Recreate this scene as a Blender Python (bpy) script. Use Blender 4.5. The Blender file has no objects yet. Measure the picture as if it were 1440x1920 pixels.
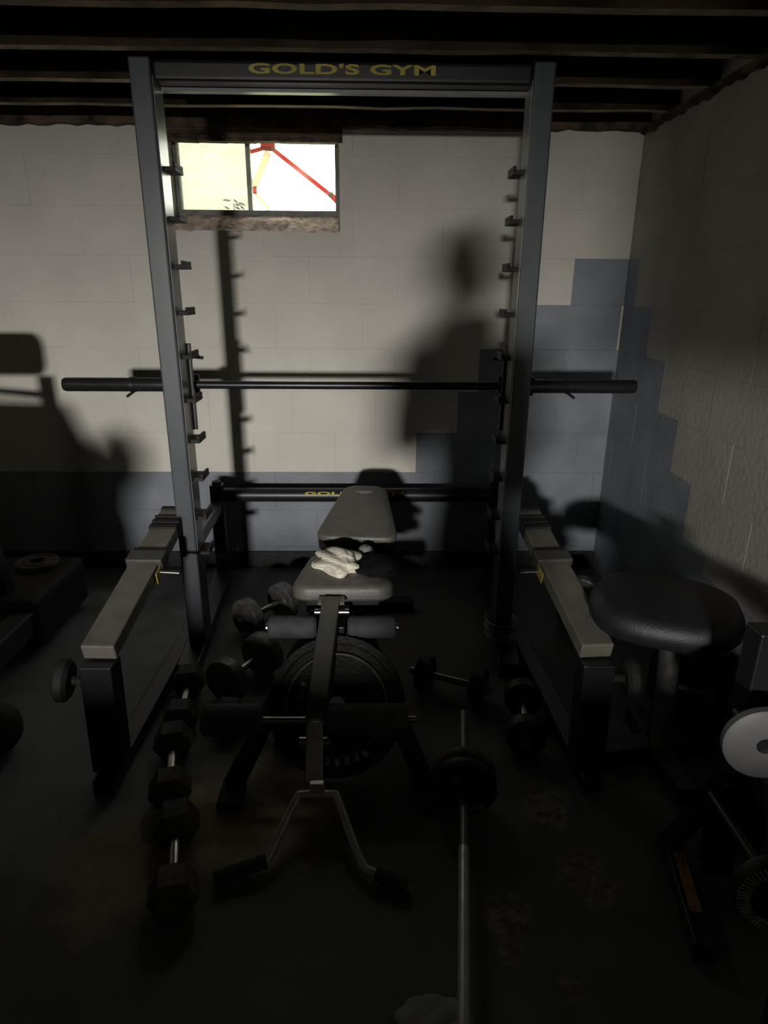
import bpy, bmesh, math, random
from mathutils import Vector, Matrix
random.seed(7)
S = bpy.context.scene
COL = S.collection
PI = math.pi

# ------------------------------------------------------------------ camera
CAM_H = 1.40
cam_d = bpy.data.cameras.new('camera'); cam = bpy.data.objects.new('camera', cam_d); COL.objects.link(cam)
cam_d.sensor_fit = 'VERTICAL'; cam_d.sensor_height = 24.0
cam_d.lens = 24.0 * 1205.0 / 1920.0
cam_d.clip_start = 0.02
th, yaw, roll = math.radians(19.2), math.radians(1.1), 0.007
F = Vector((math.sin(yaw)*math.cos(th), math.cos(yaw)*math.cos(th), -math.sin(th)))
R0 = Vector((math.cos(yaw), -math.sin(yaw), 0)); D0 = F.cross(R0)
Rv = R0*math.cos(roll) - D0*math.sin(roll); Dv = D0*math.cos(roll) + R0*math.sin(roll)
m3 = Matrix((Rv, -Dv, -F)).transposed()
cam.matrix_world = Matrix.Translation((0, 0, CAM_H)) @ m3.to_4x4()
S.camera = cam

# ------------------------------------------------------------------ world, lights, exposure
S.view_settings.view_transform = 'Standard'
S.view_settings.look = 'None'
S.view_settings.gamma = 1.0
S.view_settings.use_curve_mapping = False
S.view_settings.exposure = 0.0
w = bpy.data.worlds.new('sky'); S.world = w; w.use_nodes = True
bg = w.node_tree.nodes['Background']
bg.inputs[0].default_value = (0.97, 1.0, 0.97, 1); bg.inputs[1].default_value = 10.0

WORK_LIGHT_POWER = 55.0            # the lamp on the tripod at the far end of the basement
lamp_d = bpy.data.lights.new('work_light_beam', 'AREA'); lamp_d.shape = 'RECTANGLE'
lamp_d.size = 0.36; lamp_d.size_y = 0.24; lamp_d.energy = WORK_LIGHT_POWER; lamp_d.color = (1.0, 0.965, 0.91)
lamp = bpy.data.objects.new('work_light_beam', lamp_d); COL.objects.link(lamp)
lamp.location = (-0.87, -4.9, 1.61); lamp_d.spread = math.radians(66)
lamp.rotation_euler = Vector((0.36, 8.05, -1.02)).to_track_quat('-Z', 'Y').to_euler()      # aimed at the rack
por_d = bpy.data.lights.new('window_portal', 'AREA'); por_d.shape = 'RECTANGLE'
por_d.size = 0.8; por_d.size_y = 0.36; por_d.cycles.is_portal = True
por = bpy.data.objects.new('window_portal', por_d); COL.objects.link(por)
por.location = (-0.53, 3.315, 1.86); por.rotation_euler = (-PI/2, 0, 0)       # faces -Y, into the room

po2_d = bpy.data.lights.new('fill_window_portal', 'AREA'); po2_d.shape = 'RECTANGLE'  # sky portal of the added fill window
po2_d.size = 0.4; po2_d.size_y = 1.0; po2_d.cycles.is_portal = True
po2 = bpy.data.objects.new('fill_window_portal', po2_d); COL.objects.link(po2)
po2.location = (-4.06, -1.1, 1.82); po2.rotation_euler = (0, -PI/2, 0)       # faces +X, into the room

# ------------------------------------------------------------------ materials
def lin(c):
    return tuple((x/12.92 if x <= 0.04045 else ((x+0.055)/1.055)**2.4) for x in [v/255 for v in c])
def mat(name, col, rough=0.6, metal=0.0, var=0.12, scale=8.0, bump=0.0, bscale=60.0, spec=0.5, col2=None, detail=4.0):
    m = bpy.data.materials.new(name); m.use_nodes = True
    nt = m.node_tree; b = nt.nodes['Principled BSDF']
    b.inputs['Roughness'].default_value = rough; b.inputs['Metallic'].default_value = metal
    b.inputs['Specular IOR Level'].default_value = spec
    tc = nt.nodes.new('ShaderNodeTexCoord'); geo = nt.nodes.new('ShaderNodeNewGeometry')
    n = nt.nodes.new('ShaderNodeTexNoise'); n.inputs['Scale'].default_value = scale; n.inputs['Detail'].default_value = detail
    nt.links.new(geo.outputs['Position'], n.inputs['Vector'])
    r = nt.nodes.new('ShaderNodeValToRGB')
    c2 = col2 if col2 else tuple(max(0, x*(1-2*var)) for x in col)
    r.color_ramp.elements[0].position = 0.32; r.color_ramp.elements[1].position = 0.62
    r.color_ramp.elements[0].color = (*c2, 1); r.color_ramp.elements[1].color = (*[x*(1+var*0.5) for x in col], 1)
    nt.links.new(n.outputs['Fac'], r.inputs['Fac']); nt.links.new(r.outputs['Color'], b.inputs['Base Color'])
    if bump > 0:
        n2 = nt.nodes.new('ShaderNodeTexNoise'); n2.inputs['Scale'].default_value = bscale; n2.inputs['Detail'].default_value = 3
        nt.links.new(geo.outputs['Position'], n2.inputs['Vector'])
        bp = nt.nodes.new('ShaderNodeBump'); bp.inputs['Strength'].default_value = bump; bp.inputs['Distance'].default_value = 0.01
        nt.links.new(n2.outputs['Fac'], bp.inputs['Height']); nt.links.new(bp.outputs['Normal'], b.inputs['Normal'])
    return m
WHITE = (0.60, 0.575, 0.52); GREY = (0.205, 0.225, 0.26)
M = {}
M['white'] = mat('white_block_paint', WHITE, 0.75, var=0.05, scale=3.0, bump=0.25, bscale=45)
M['grey'] = mat('grey_block_paint', GREY, 0.65, var=0.10, scale=5.0, bump=0.25, bscale=45)
M['white_r'] = mat('shaded_white_block_paint', (0.37, 0.35, 0.315), 0.75, var=0.08, scale=3.0, bump=0.25, bscale=45)  # white darkened on the right wall, standing in for its weaker light
M['two'] = mat('two_tone_block_paint', (0.37, 0.35, 0.315), 0.7, var=0.05, scale=3.0, bump=0.25, bscale=45)  # white part darkened like the rest of the right wall, for weaker light
nt = M['two'].node_tree                                  # painted line: grey below 0.44 m
ge = nt.nodes.new('ShaderNodeNewGeometry'); sx = nt.nodes.new('ShaderNodeSeparateXYZ'); mt = nt.nodes.new('ShaderNodeMath'); mt.operation = 'LESS_THAN'; mt.inputs[1].default_value = 0.44
mx = nt.nodes.new('ShaderNodeMixRGB'); mx.inputs[2].default_value = (*GREY, 1)
nt.links.new(ge.outputs['Position'], sx.inputs[0]); nt.links.new(sx.outputs['Z'], mt.inputs[0]); nt.links.new(mt.outputs[0], mx.inputs[0])
rampn = [x for x in nt.nodes if x.type == 'VALTORGB'][0]
nt.links.new(rampn.outputs['Color'], mx.inputs[1]); nt.links.new(mx.outputs[0], nt.nodes['Principled BSDF'].inputs['Base Color'])
M['dim'] = mat('old_dark_wall', (0.50, 0.44, 0.37), 0.9, var=0.15, scale=2)
M['sill'] = mat('rough_mortar_sill', (0.50, 0.39, 0.34), 0.9, var=0.25, scale=25, bump=1.0, bscale=50)
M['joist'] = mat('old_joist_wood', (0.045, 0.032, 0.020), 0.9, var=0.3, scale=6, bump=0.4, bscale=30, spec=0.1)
M['joist_lit'] = mat('lit_joist_underside', (0.36, 0.285, 0.19), 0.85, var=0.3, scale=9, bump=0.3, bscale=30)  # underside lightened: light along the joist bottoms put into the wood colour
M['lintel'] = mat('dark_rough_wood', (0.10, 0.067, 0.04), 0.85, var=0.45, scale=14, bump=0.9, bscale=40)
M['chip'] = mat('pink_raw_wood', (0.38, 0.27, 0.20), 0.85, var=0.2, scale=14)
M['subfloor'] = mat('dark_subfloor_board', (0.06, 0.045, 0.03), 0.9, var=0.3, scale=5)
M['bluesteel'] = mat('grey_blue_rack_steel', (0.056, 0.063, 0.074), 0.38, metal=0.0, var=0.06, scale=10, spec=0.6)
M['side'] = mat('pale_upright_side', (0.20, 0.20, 0.195), 0.28, var=0.08, scale=14, spec=0.6)
M['black'] = mat('black_powder_coat', (0.014, 0.014, 0.016), 0.38, var=0.1, scale=20)
M['matte'] = mat('black_matte', (0.012, 0.012, 0.013), 0.7, var=0.2, scale=20)
M['rubber'] = mat('black_rubber', (0.030, 0.030, 0.030), 0.7, var=0.2, scale=40, bump=0.2, bscale=200)
M['barsteel'] = mat('dark_bar_steel', (0.035, 0.037, 0.042), 0.32, metal=0.6, var=0.1, scale=30)
M['chrome'] = mat('worn_chrome', (0.50, 0.49, 0.47), 0.28, metal=1.0, var=0.1, scale=40)
M['dullsteel'] = mat('dull_steel', (0.20, 0.195, 0.18), 0.42, metal=0.7, var=0.15, scale=30)
M['brightsteel'] = mat('lit_shaft_steel', (0.55, 0.54, 0.52), 0.35, metal=0.4, var=0.1, scale=30)
M['hexrubber'] = mat('grey_worn_rubber', (0.085, 0.080, 0.075), 0.75, var=0.3, scale=40)
M['beige'] = mat('beige_rail_steel', (0.155, 0.146, 0.122), 0.42, var=0.12, scale=12, spec=0.6)
M['yellow'] = mat('yellow_lettering', (0.42, 0.35, 0.05), 0.6, var=0.1, scale=20)
M['yellow2'] = mat('yellow_caution_label', (0.40, 0.31, 0.06), 0.6, var=0.3, scale=60)
M['pad'] = mat('grey_bench_vinyl', (0.105, 0.10, 0.092), 0.42, var=0.08, scale=20, bump=0.15, bscale=250)
M['patch'] = mat('light_bench_patch', (0.16, 0.155, 0.145), 0.5, var=0.1, scale=30)
M['darkpad'] = mat('black_vinyl', (0.012, 0.012, 0.015), 0.5, var=0.1, scale=20, bump=0.15, bscale=200)
M['foam'] = mat('dark_foam_roller', (0.065, 0.065, 0.072), 0.8, var=0.12, scale=30, bump=0.3, bscale=150)
M['post'] = mat('grey_lever_steel', (0.065, 0.062, 0.055), 0.42, var=0.1, scale=20)
M['iron'] = mat('grey_cast_iron', (0.20, 0.20, 0.195), 0.42, metal=0.2, var=0.2, scale=30, bump=0.2, bscale=80)
M['blackiron'] = mat('black_cast_iron', (0.016, 0.016, 0.016), 0.5, var=0.2, scale=30, bump=0.2, bscale=80)
M['whiteplate'] = mat('pale_grey_plate', (0.125, 0.125, 0.13), 0.55, var=0.05, scale=12)
M['mark'] = mat('worn_raised_marks', (0.38, 0.38, 0.38), 0.6, var=0.4, scale=50)
M['cloth'] = mat('pale_crumpled_cloth', (0.72, 0.69, 0.58), 0.9, spec=0.05, var=0.1, scale=20)
M['greycloth'] = mat('grey_cloth', (0.33, 0.33, 0.32), 0.9, spec=0.05, var=0.1, scale=20)
M['blackcloth'] = mat('black_cloth', (0.012, 0.012, 0.013), 0.85, spec=0.05, var=0.1, scale=20)
M['red'] = mat('red_strap', (0.20, 0.002, 0.01), 0.6, var=0.05, scale=20)
M['orangestrap'] = mat('pale_orange_strap', (0.30, 0.20, 0.10), 0.6, var=0.1, scale=20)
M['winframe'] = mat('grey_window_frame', (0.16, 0.155, 0.14), 0.6, var=0.2, scale=15)
M['mullion'] = mat('pale_green_mullion', (0.36, 0.40, 0.34), 0.6, var=0.15, scale=15)
M['treadblue'] = mat('blue_grey_treadmill_deck', (0.05, 0.055, 0.07), 0.5, var=0.1, scale=10)
M['rust'] = mat('brown_old_plate', (0.10, 0.075, 0.06), 0.6, var=0.3, scale=20)
M['orange'] = mat('worn_orange_label', (0.30, 0.14, 0.05), 0.6, var=0.3, scale=50)
M['skin'] = mat('skin', (0.45, 0.28, 0.20), 0.6, var=0.05)
M['shirt'] = mat('dark_shirt', (0.05, 0.05, 0.06), 0.9, var=0.1)
M['hair'] = mat('dark_hair', (0.02, 0.015, 0.01), 0.7, var=0.1)
M['grass'] = mat('outside_ground', (0.30, 0.32, 0.20), 0.9, var=0.15, scale=20)
M['leaf'] = mat('reddish_leaf', (0.20, 0.10, 0.06), 0.8, var=0.2)

for key in ('red', 'orangestrap'):
    nt = M[key].node_tree; pb = nt.nodes['Principled BSDF']; tl = nt.nodes.new('ShaderNodeBsdfTranslucent')
    tl.inputs[0].default_value = (0.47, 0.001, 0.03, 1) if key == 'red' else (0.62, 0.52, 0.42, 1)
    ms = nt.nodes.new('ShaderNodeMixShader'); ms.inputs[0].default_value = 0.92
    nt.links.new(pb.outputs[0], ms.inputs[1]); nt.links.new(tl.outputs[0], ms.inputs[2]); nt.links.new(ms.outputs[0], nt.nodes['Material Output'].inputs[0])

def floor_mat():
    m = bpy.data.materials.new('painted_concrete_floor'); m.use_nodes = True; nt = m.node_tree; b = nt.nodes['Principled BSDF']
    b.inputs['Roughness'].default_value = 0.62
    geo = nt.nodes.new('ShaderNodeNewGeometry')
    def noise(s, d=5, rr=0.6):
        n = nt.nodes.new('ShaderNodeTexNoise'); n.inputs['Scale'].default_value = s; n.inputs['Detail'].default_value = d
        n.inputs['Roughness'].default_value = rr; nt.links.new(geo.outputs['Position'], n.inputs['Vector']); return n
    def ramp(src, p0, p1, c0, c1):
        r = nt.nodes.new('ShaderNodeValToRGB'); r.color_ramp.elements[0].position = p0; r.color_ramp.elements[1].position = p1
        r.color_ramp.elements[0].color = c0; r.color_ramp.elements[1].color = c1; nt.links.new(src, r.inputs['Fac']); return r
    base = ramp(noise(6).outputs['Fac'], 0.3, 0.7, (0.070, 0.071, 0.072, 1), (0.105, 0.106, 0.108, 1))
    # worn brown patches where the paint has gone; tan is lightened for lit floor
    worn = ramp(noise(3.2, 8, 0.7).outputs['Fac'], 0.48, 0.60, (0, 0, 0, 1), (1, 1, 1, 1))
    tan = ramp(noise(14).outputs['Fac'], 0.3, 0.7, (0.24, 0.19, 0.12, 1), (0.38, 0.31, 0.20, 1))
    tan2 = ramp(noise(30, 8, 0.75).outputs['Fac'], 0.42, 0.62, (0.07, 0.062, 0.05, 1), (0.26, 0.215, 0.15, 1))
    lit_grey = ramp(noise(5).outputs['Fac'], 0.3, 0.7, (0.24, 0.26, 0.29, 1), (0.31, 0.33, 0.37, 1))  # paler grey: window light on the left floor put into the colour
    warp = nt.nodes.new('ShaderNodeTexNoise'); warp.inputs['Scale'].default_value = 5.5; warp.inputs['Detail'].default_value = 7
    nt.links.new(geo.outputs['Position'], warp.inputs['Vector'])
    def zone(pts, soft=0.5, amp=0.5):            # worn and lit floor zones: union of warped discs (x, y, radius)
        acc = None
        for (x, y, rad) in pts:
            d = nt.nodes.new('ShaderNodeVectorMath'); d.operation = 'DISTANCE'; d.inputs[1].default_value = (x, y, 0)
            nt.links.new(geo.outputs['Position'], d.inputs[0])
            a = nt.nodes.new('ShaderNodeMath'); a.operation = 'DIVIDE'; a.inputs[1].default_value = rad; nt.links.new(d.outputs['Value'], a.inputs[0])
            if acc is None: acc = a
            else:
                q = nt.nodes.new('ShaderNodeMath'); q.operation = 'MINIMUM'; nt.links.new(acc.outputs[0], q.inputs[0]); nt.links.new(a.outputs[0], q.inputs[1]); acc = q
        wv = nt.nodes.new('ShaderNodeMath'); wv.operation = 'MULTIPLY_ADD'; wv.inputs[1].default_value = amp*4; wv.inputs[2].default_value = -amp*2
        nt.links.new(warp.outputs['Fac'], wv.inputs[0])
        ad = nt.nodes.new('ShaderNodeMath'); ad.operation = 'ADD'; nt.links.new(acc.outputs[0], ad.inputs[0]); nt.links.new(wv.outputs[0], ad.inputs[1])
        mr = nt.nodes.new('ShaderNodeMapRange'); mr.interpolation_type = 'SMOOTHSTEP'; mr.inputs[1].default_value = 1-soft/2; mr.inputs[2].default_value = 1+soft/2
        mr.inputs[3].default_value = 1; mr.inputs[4].default_value = 0; nt.links.new(ad.outputs[0], mr.inputs[0]); return mr
    def mixc(f, a, c):
        m_ = nt.nodes.new('ShaderNodeMixRGB'); nt.links.new(f, m_.inputs[0]); nt.links.new(a, m_.inputs[1]); nt.links.new(c, m_.inputs[2]); return m_.outputs[0]
    c = mixc(zone([(-1.3, 2.0, 0.75), (-1.0, 1.55, 0.4)], 0.8, 0.3).outputs[0], base.outputs[0], lit_grey.outputs[0])
    c = mixc(zone([(-0.42, 1.42, 0.20), (-0.30, 1.50, 0.16), (-0.65, 1.25, 0.15)], 0.7, 0.4).outputs[0], c, tan.outputs[0])
    c = mixc(zone([(0.50, 1.44, 0.075), (0.52, 1.26, 0.06), (0.56, 1.17, 0.05), (0.33, 1.12, 0.05), (0.31, 1.02, 0.03), (0.42, 0.95, 0.035), (-0.14, 1.27, 0.045)], 0.7, 0.9).outputs[0], c, tan2.outputs[0])
    nt.links.new(c, b.inputs['Base Color'])
    bp = nt.nodes.new('ShaderNodeBump'); bp.inputs['Strength'].default_value = 0.3; bp.inputs['Distance'].default_value = 0.005
    nt.links.new(noise(40).outputs['Fac'], bp.inputs['Height']); nt.links.new(bp.outputs[0], b.inputs['Normal'])
    return m
M['floor'] = floor_mat()
def glass(name, tint, dirt, scale, lo, hi, dirtcol=(0.75, 0.78, 0.60)):
    m = bpy.data.materials.new(name); m.use_nodes = True; nt = m.node_tree
    for n in list(nt.nodes):
        if n.type != 'OUTPUT_MATERIAL': nt.nodes.remove(n)
    out = nt.nodes['Material Output']
    tr = nt.nodes.new('ShaderNodeBsdfTransparent'); tr.inputs[0].default_value = (*tint, 1)
    tl = nt.nodes.new('ShaderNodeBsdfTranslucent'); tl.inputs[0].default_value = (*dirtcol, 1)
    gl = nt.nodes.new('ShaderNodeBsdfGlossy'); gl.inputs['Roughness'].default_value = 0.05
    geo = nt.nodes.new('ShaderNodeNewGeometry')
    mp = nt.nodes.new('ShaderNodeMapping'); mp.inputs['Scale'].default_value = (1, 1, 2.5)
    n = nt.nodes.new('ShaderNodeTexNoise'); n.inputs['Scale'].default_value = scale; n.inputs['Detail'].default_value = 5
    nt.links.new(geo.outputs['Position'], mp.inputs[0]); nt.links.new(mp.outputs[0], n.inputs['Vector'])
    r = nt.nodes.new('ShaderNodeMapRange'); r.inputs[1].default_value = 0.3; r.inputs[2].default_value = 0.7
    r.inputs[3].default_value = lo; r.inputs[4].default_value = hi
    nt.links.new(n.outputs['Fac'], r.inputs[0])
    a = nt.nodes.new('ShaderNodeMixShader'); nt.links.new(r.outputs[0], a.inputs[0]); nt.links.new(tr.outputs[0], a.inputs[1]); nt.links.new(tl.outputs[0], a.inputs[2])
    c = nt.nodes.new('ShaderNodeMixShader'); c.inputs[0].default_value = 0.05
    nt.links.new(a.outputs[0], c.inputs[1]); nt.links.new(gl.outputs[0], c.inputs[2]); nt.links.new(c.outputs[0], out.inputs[0])
    return m
M['glass_dirty'] = glass('dusty_green_glass', (0.37, 0.365, 0.315), 0.5, 9, 0.0, 0.30, (0.45, 0.46, 0.40))
M['glass_clear'] = glass('cleaner_glass', (0.92, 0.93, 0.86), 0.2, 6, 0.0, 0.08)

# ------------------------------------------------------------------ mesh helpers
def new_bm(): return bmesh.new()
def obj(name, bm, m=None, parent=None, smooth=False, bevel=0.0, seg=2):
    me = bpy.data.meshes.new(name); bm.normal_update(); bm.to_mesh(me); bm.free()
    if m is not None: me.materials.append(m)
    if smooth:
        for p in me.polygons: p.use_smooth = True
        try: me.set_sharp_from_angle(angle=math.radians(40))
        except Exception: pass
    o = bpy.data.objects.new(name, me); COL.objects.link(o)
    if parent is not None: o.parent = parent
    if bevel > 0:
        b = o.modifiers.new('bevel', 'BEVEL'); b.width = bevel; b.segments = seg; b.limit_method = 'ANGLE'
    return o
def bx(bm, x0, x1, y0, y1, z0, z1, M4=None):
    vs = [bm.verts.new((x, y, z)) for x in (x0, x1) for y in (y0, y1) for z in (z0, z1)]
    for f in ((0,1,3,2),(4,6,7,5),(0,4,5,1),(2,3,7,6),(0,2,6,4),(1,5,7,3)): bm.faces.new([vs[i] for i in f])
    if M4 is not None: bmesh.ops.transform(bm, matrix=M4, verts=vs)
    return vs
def frame_for(d):
    d = d.normalized(); u = Vector((0, 0, 1)) if abs(d.z) < 0.95 else Vector((1, 0, 0))
    a = d.cross(u).normalized(); b = a.cross(d).normalized()
    return a, b
def beam(bm, p, q, w, h):                # rectangular bar from p to q, w across, h tall
    p, q = Vector(p), Vector(q); a, b = frame_for(q-p)
    vs = [bm.verts.new(c + a*sx*w/2 + b*sz*h/2) for c in (p, q) for sx, sz in ((-1,-1),(1,-1),(1,1),(-1,1))]
    for f in ((3,2,1,0),(4,5,6,7),(0,1,5,4),(1,2,6,5),(2,3,7,6),(3,0,4,7)): bm.faces.new([vs[i] for i in f])
def tube(bm, pts, r, n=16, cap=True):    # round bar along points; r number or list
    pts = [Vector(p) for p in pts]; rs = r if isinstance(r, (list, tuple)) else [r]*len(pts)
    rings = []; prev = None
    for i, p in enumerate(pts):
        d = (pts[min(i+1, len(pts)-1)] - pts[max(i-1, 0)]).normalized()
        if prev is None: a, b = frame_for(d)
        else:
            a = (prev - d*prev.dot(d)).normalized(); b = d.cross(a).normalized()
        if prev is None: b = d.cross(a).normalized()
        prev = a
        rings.append([bm.verts.new(p + (a*math.cos(2*PI*k/n) + b*math.sin(2*PI*k/n))*rs[i]) for k in range(n)])
    for i in range(len(rings)-1):
        for k in range(n): bm.faces.new((rings[i][k], rings[i][(k+1) % n], rings[i+1][(k+1) % n], rings[i+1][k]))
    if cap: bm.faces.new(rings[0][::-1]); bm.faces.new(rings[-1])
def lathe(bm, prof, axis=Vector((0, 0, 1)), org=Vector((0, 0, 0)), n=32, closed=False):
    axis = Vector(axis).normalized(); org = Vector(org); a, b = frame_for(axis); b = axis.cross(a).normalized()
    rings = []
    for (r, t) in prof:
        if r < 1e-6: rings.append([bm.verts.new(org + axis*t)])
        else: rings.append([bm.verts.new(org + axis*t + (a*math.cos(2*PI*k/n) + b*math.sin(2*PI*k/n))*r) for k in range(n)])
    idx = list(range(len(rings))) + ([0] if closed else [])
    for i, j in zip(idx[:-1], idx[1:]):
        A, B = rings[i], rings[j]
        for k in range(n):
            k2 = (k+1) % n
            if len(A) == 1 and len(B) == 1: continue
            if len(A) == 1: bm.faces.new((A[0], B[k2], B[k]))
            elif len(B) == 1: bm.faces.new((A[k], A[k2], B[0]))
            else: bm.faces.new((A[k], A[k2], B[k2], B[k]))
    bmesh.ops.recalc_face_normals(bm, faces=bm.faces)
def one(fn, *a, **k):
    bm = new_bm(); fn(bm, *a, **k); return bm
def thing(name, label, cat, loc=(0, 0, 0), rot=(0, 0, 0), group=None):
    o = bpy.data.objects.new(name, None); COL.objects.link(o); o.location = loc; o.rotation_euler = rot
    o.empty_display_size = 0.05
    o['label'] = label; o['category'] = cat
    if group: o['group'] = group
    return o
def tag(o, label, cat, group=None, kind=None):
    o['label'] = label; o['category'] = cat
    if group: o['group'] = group
    if kind: o['kind'] = kind
    return o
def struct(o, label=None, cat='room'):
    o['kind'] = 'structure'
    if label: o['label'] = label
    o['category'] = cat
    return o
def dup(root, loc, rot, label, group=None):
    r = root.copy(); COL.objects.link(r); r.location = loc; r.rotation_euler = rot; r['label'] = label
    if group: r['group'] = group
    for ch in list(root.children):
        c = ch.copy(); COL.objects.link(c); c.parent = r
        for g in ch.children:
            d = g.copy(); COL.objects.link(d); d.parent = c
    return r
def blob(bm, c, rx, ry, rz, amp, seed, n=3):
    rnd = random.Random(seed)
    res = bmesh.ops.create_icosphere(bm, subdivisions=n, radius=1.0)
    ph = [(rnd.uniform(2, 6), rnd.uniform(0, 6), Vector((rnd.uniform(-1,1), rnd.uniform(-1,1), rnd.uniform(-1,1)))) for _ in range(8)]
    for v in res['verts']:
        p = v.co.copy(); d = sum(abs(math.sin(f*p.dot(ax)+o)) for f, o, ax in ph)/8
        s = 1 + amp*(d-0.5)*2
        z = p.z*s
        v.co = Vector((c[0]+p.x*s*rx, c[1]+p.y*s*ry, c[2]+max(z, -0.75)*rz))

# ------------------------------------------------------------------ room shell
BW, RW, LW, FW, CEIL = 3.15, 1.18, -3.9, -5.6, 2.06
WX0, WX1, WZ0, WZ1 = -0.90, -0.152, 1.64, 2.055          # window opening in the back wall
BASE = 0.11; CR = 0.2033
rows = [(0.0, BASE)] + [(BASE + CR*k, BASE + CR*(k+1)) for k in range(9)] + [(BASE + CR*9, 2.055)]
# painted boundary: to its right the blocks of that row are grey (back wall); nearest Y of grey on the right wall
back_edge = {0: None, 1: -9, 2: -9, 3: 0.22, 4: 0.235, 5: 0.42, 6: 0.515, 7: 0.765, 8: 0.93, 9: 99, 10: 99}
back_edge[0] = -9; back_edge[1] = -9; back_edge[2] = -9
back_edge[3] = 0.22; back_edge[4] = 0.42; back_edge[5] = 0.515; back_edge[6] = 0.765; back_edge[7] = 0.93; back_edge[8] = 99
right_edge = {0: -99, 1: -99, 2: 2.08, 3: 2.26, 4: 2.44, 5: 2.62, 6: 2.82, 7: 3.02, 8: 99, 9: 99, 10: 99}
# rows: 0 0-.11 | 1 .11-.31 | 2 .31-.52 | 3 .52-.72 | 4 .72-.92 | 5 .92-1.13 | 6 1.13-1.33 | 7 1.33-1.54 | 8 ... 

def wall_core():
    bm = new_bm()
    yb = BW + 0.006
    bx(bm, LW, RW+0.2, yb, BW+0.24, -0.05, WZ0-0.002)
    bx(bm, LW, WX0, yb, BW+0.24, WZ0-0.002, 2.25)
    bx(bm, WX1, RW+0.2, yb, BW+0.24, WZ0-0.002, 2.25)
    bx(bm, WX0, WX1, BW+0.05, BW+0.24, 2.035, 2.25)
    return bm
wall_back = struct(obj('wall_back', wall_core(), M['white']), 'white painted block back wall with grey lower courses', 'wall')
bm = new_bm(); bx(bm, RW+0.006, RW+0.2, FW, BW+0.006, -0.05, 2.25)
wall_right = struct(obj('wall_right', bm, M['white']), 'white painted block wall at right with stepped grey base', 'wall')
bm = new_bm(); SY0, SY1, SZ0, SZ1 = -1.6, -0.6, 1.62, 2.02
bx(bm, LW-0.2, LW, FW, SY0, -0.05, 2.25); bx(bm, LW-0.2, LW, SY1, BW+0.2, -0.05, 2.25); bx(bm, LW-0.2, LW, SY0, SY1, -0.05, SZ0); bx(bm, LW-0.2, LW, SY0, SY1, SZ1, 2.25); struct(obj('wall_left', bm, M['dim']), 'dark basement side wall', 'wall')
bm = new_bm(); bx(bm, LW-0.2, RW+0.2, FW-0.2, FW, -0.05, 2.25); struct(obj('wall_front', bm, M['dim']), 'dark basement wall behind the camera', 'wall')

block_cache = {}
def block_mesh(L, h, key):
    k = (round(L, 3), round(h, 3), key)
    if k not in block_cache:
        bm = new_bm(); g = 0.0; b = 0.0016; dp = 0.006
        x0, x1, z0, z1 = g, L-g, g, h-g
        bk = [bm.verts.new(p) for p in ((x0, dp+0.004, z0), (x1, dp+0.004, z0), (x1, dp+0.004, z1), (x0, dp+0.004, z1))]
        md = [bm.verts.new(p) for p in ((x0, b*0.8, z0), (x1, b*0.8, z0), (x1, b*0.8, z1), (x0, b*0.8, z1))]
        fr = [bm.verts.new(p) for p in ((x0+b, 0, z0+b), (x1-b, 0, z0+b), (x1-b, 0, z1-b), (x0+b, 0, z1-b))]
        bm.faces.new(fr)
        for i in range(4):
            j = (i+1) % 4
            bm.faces.new((fr[j], fr[i], md[i], md[j])); bm.faces.new((md[j], md[i], bk[i], bk[j]))
        bmesh.ops.recalc_face_normals(bm, faces=bm.faces)
        me = bpy.data.meshes.new('block'); bm.to_mesh(me); bm.free(); me.materials.append(M[key])
        block_cache[k] = me
    return block_cache[k]
rb = random.Random(3)
def put_block(parent, a, b, z0, z1, key, wall):
    if b-a < 0.012: return
    o = bpy.data.objects.new('block', block_mesh(b-a, z1-z0, key)); COL.objects.link(o); o.parent = parent
    j = rb.uniform(-0.0008, 0.0008)
    if wall == 'back': o.location = (a, BW+j, z0)
    else: o.location = (RW+j, b, z0); o.rotation_euler = (0, 0, -PI/2)
def split(a, b, cuts):
    pts = [a] + sorted(c for c in cuts if a+0.02 < c < b-0.02) + [b]
    return list(zip(pts[:-1], pts[1:]))
for i, (z0, z1) in enumerate(rows):
    e = back_edge.get(i, 99)
    off = e if -5 < e < 5 else (0.12 if i % 2 else 0.32)
    k = math.floor((-2.3 - off)/0.4066); x = off + k*0.4066
    while x < RW:
        a, b = x, min(x+0.4066, RW)
        key = 'grey' if (a+b)/2 > e else 'white'
        for (p, q) in split(a, b, [WX0, WX1] if z1 > WZ0+0.02 else []):
            inside = p >= WX0-0.001 and q <= WX1+0.001
            if inside and z0 >= WZ0-0.02: continue
            put_block(wall_back, p, q, z0, min(z1, WZ0) if inside else z1, key, 'back')
        x += 0.4066
    e = right_edge[i]
    off = e if -5 < e < 5 else (0.1 if i % 2 else 0.3)
    k = math.floor((0.9 - off)/0.4066); y = off + k*0.4066
    while y < BW:
        a, b = y, min(y+0.4066, BW)
        key = 'grey' if (a+b)/2 > e else 'white'
        if i == 2 and key == 'white': key = 'two'
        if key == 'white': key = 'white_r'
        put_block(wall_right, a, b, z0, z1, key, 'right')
        y += 0.4066
# floor
bm = new_bm(); bx(bm, LW-0.2, RW+0.2, FW-0.2, BW+0.2, -0.2, 0)
struct(obj('floor', bm, M['floor']), 'dark painted concrete floor with worn brown patches', 'floor')
# black trim along the foot of the back wall
bm = new_bm(); bx(bm, -2.6, RW, BW-0.02, BW+0.003, 0, 0.085)
struct(obj('baseboard_back', bm, M['rubber'], bevel=0.004), 'black base strip along the back wall', 'baseboard')

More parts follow.
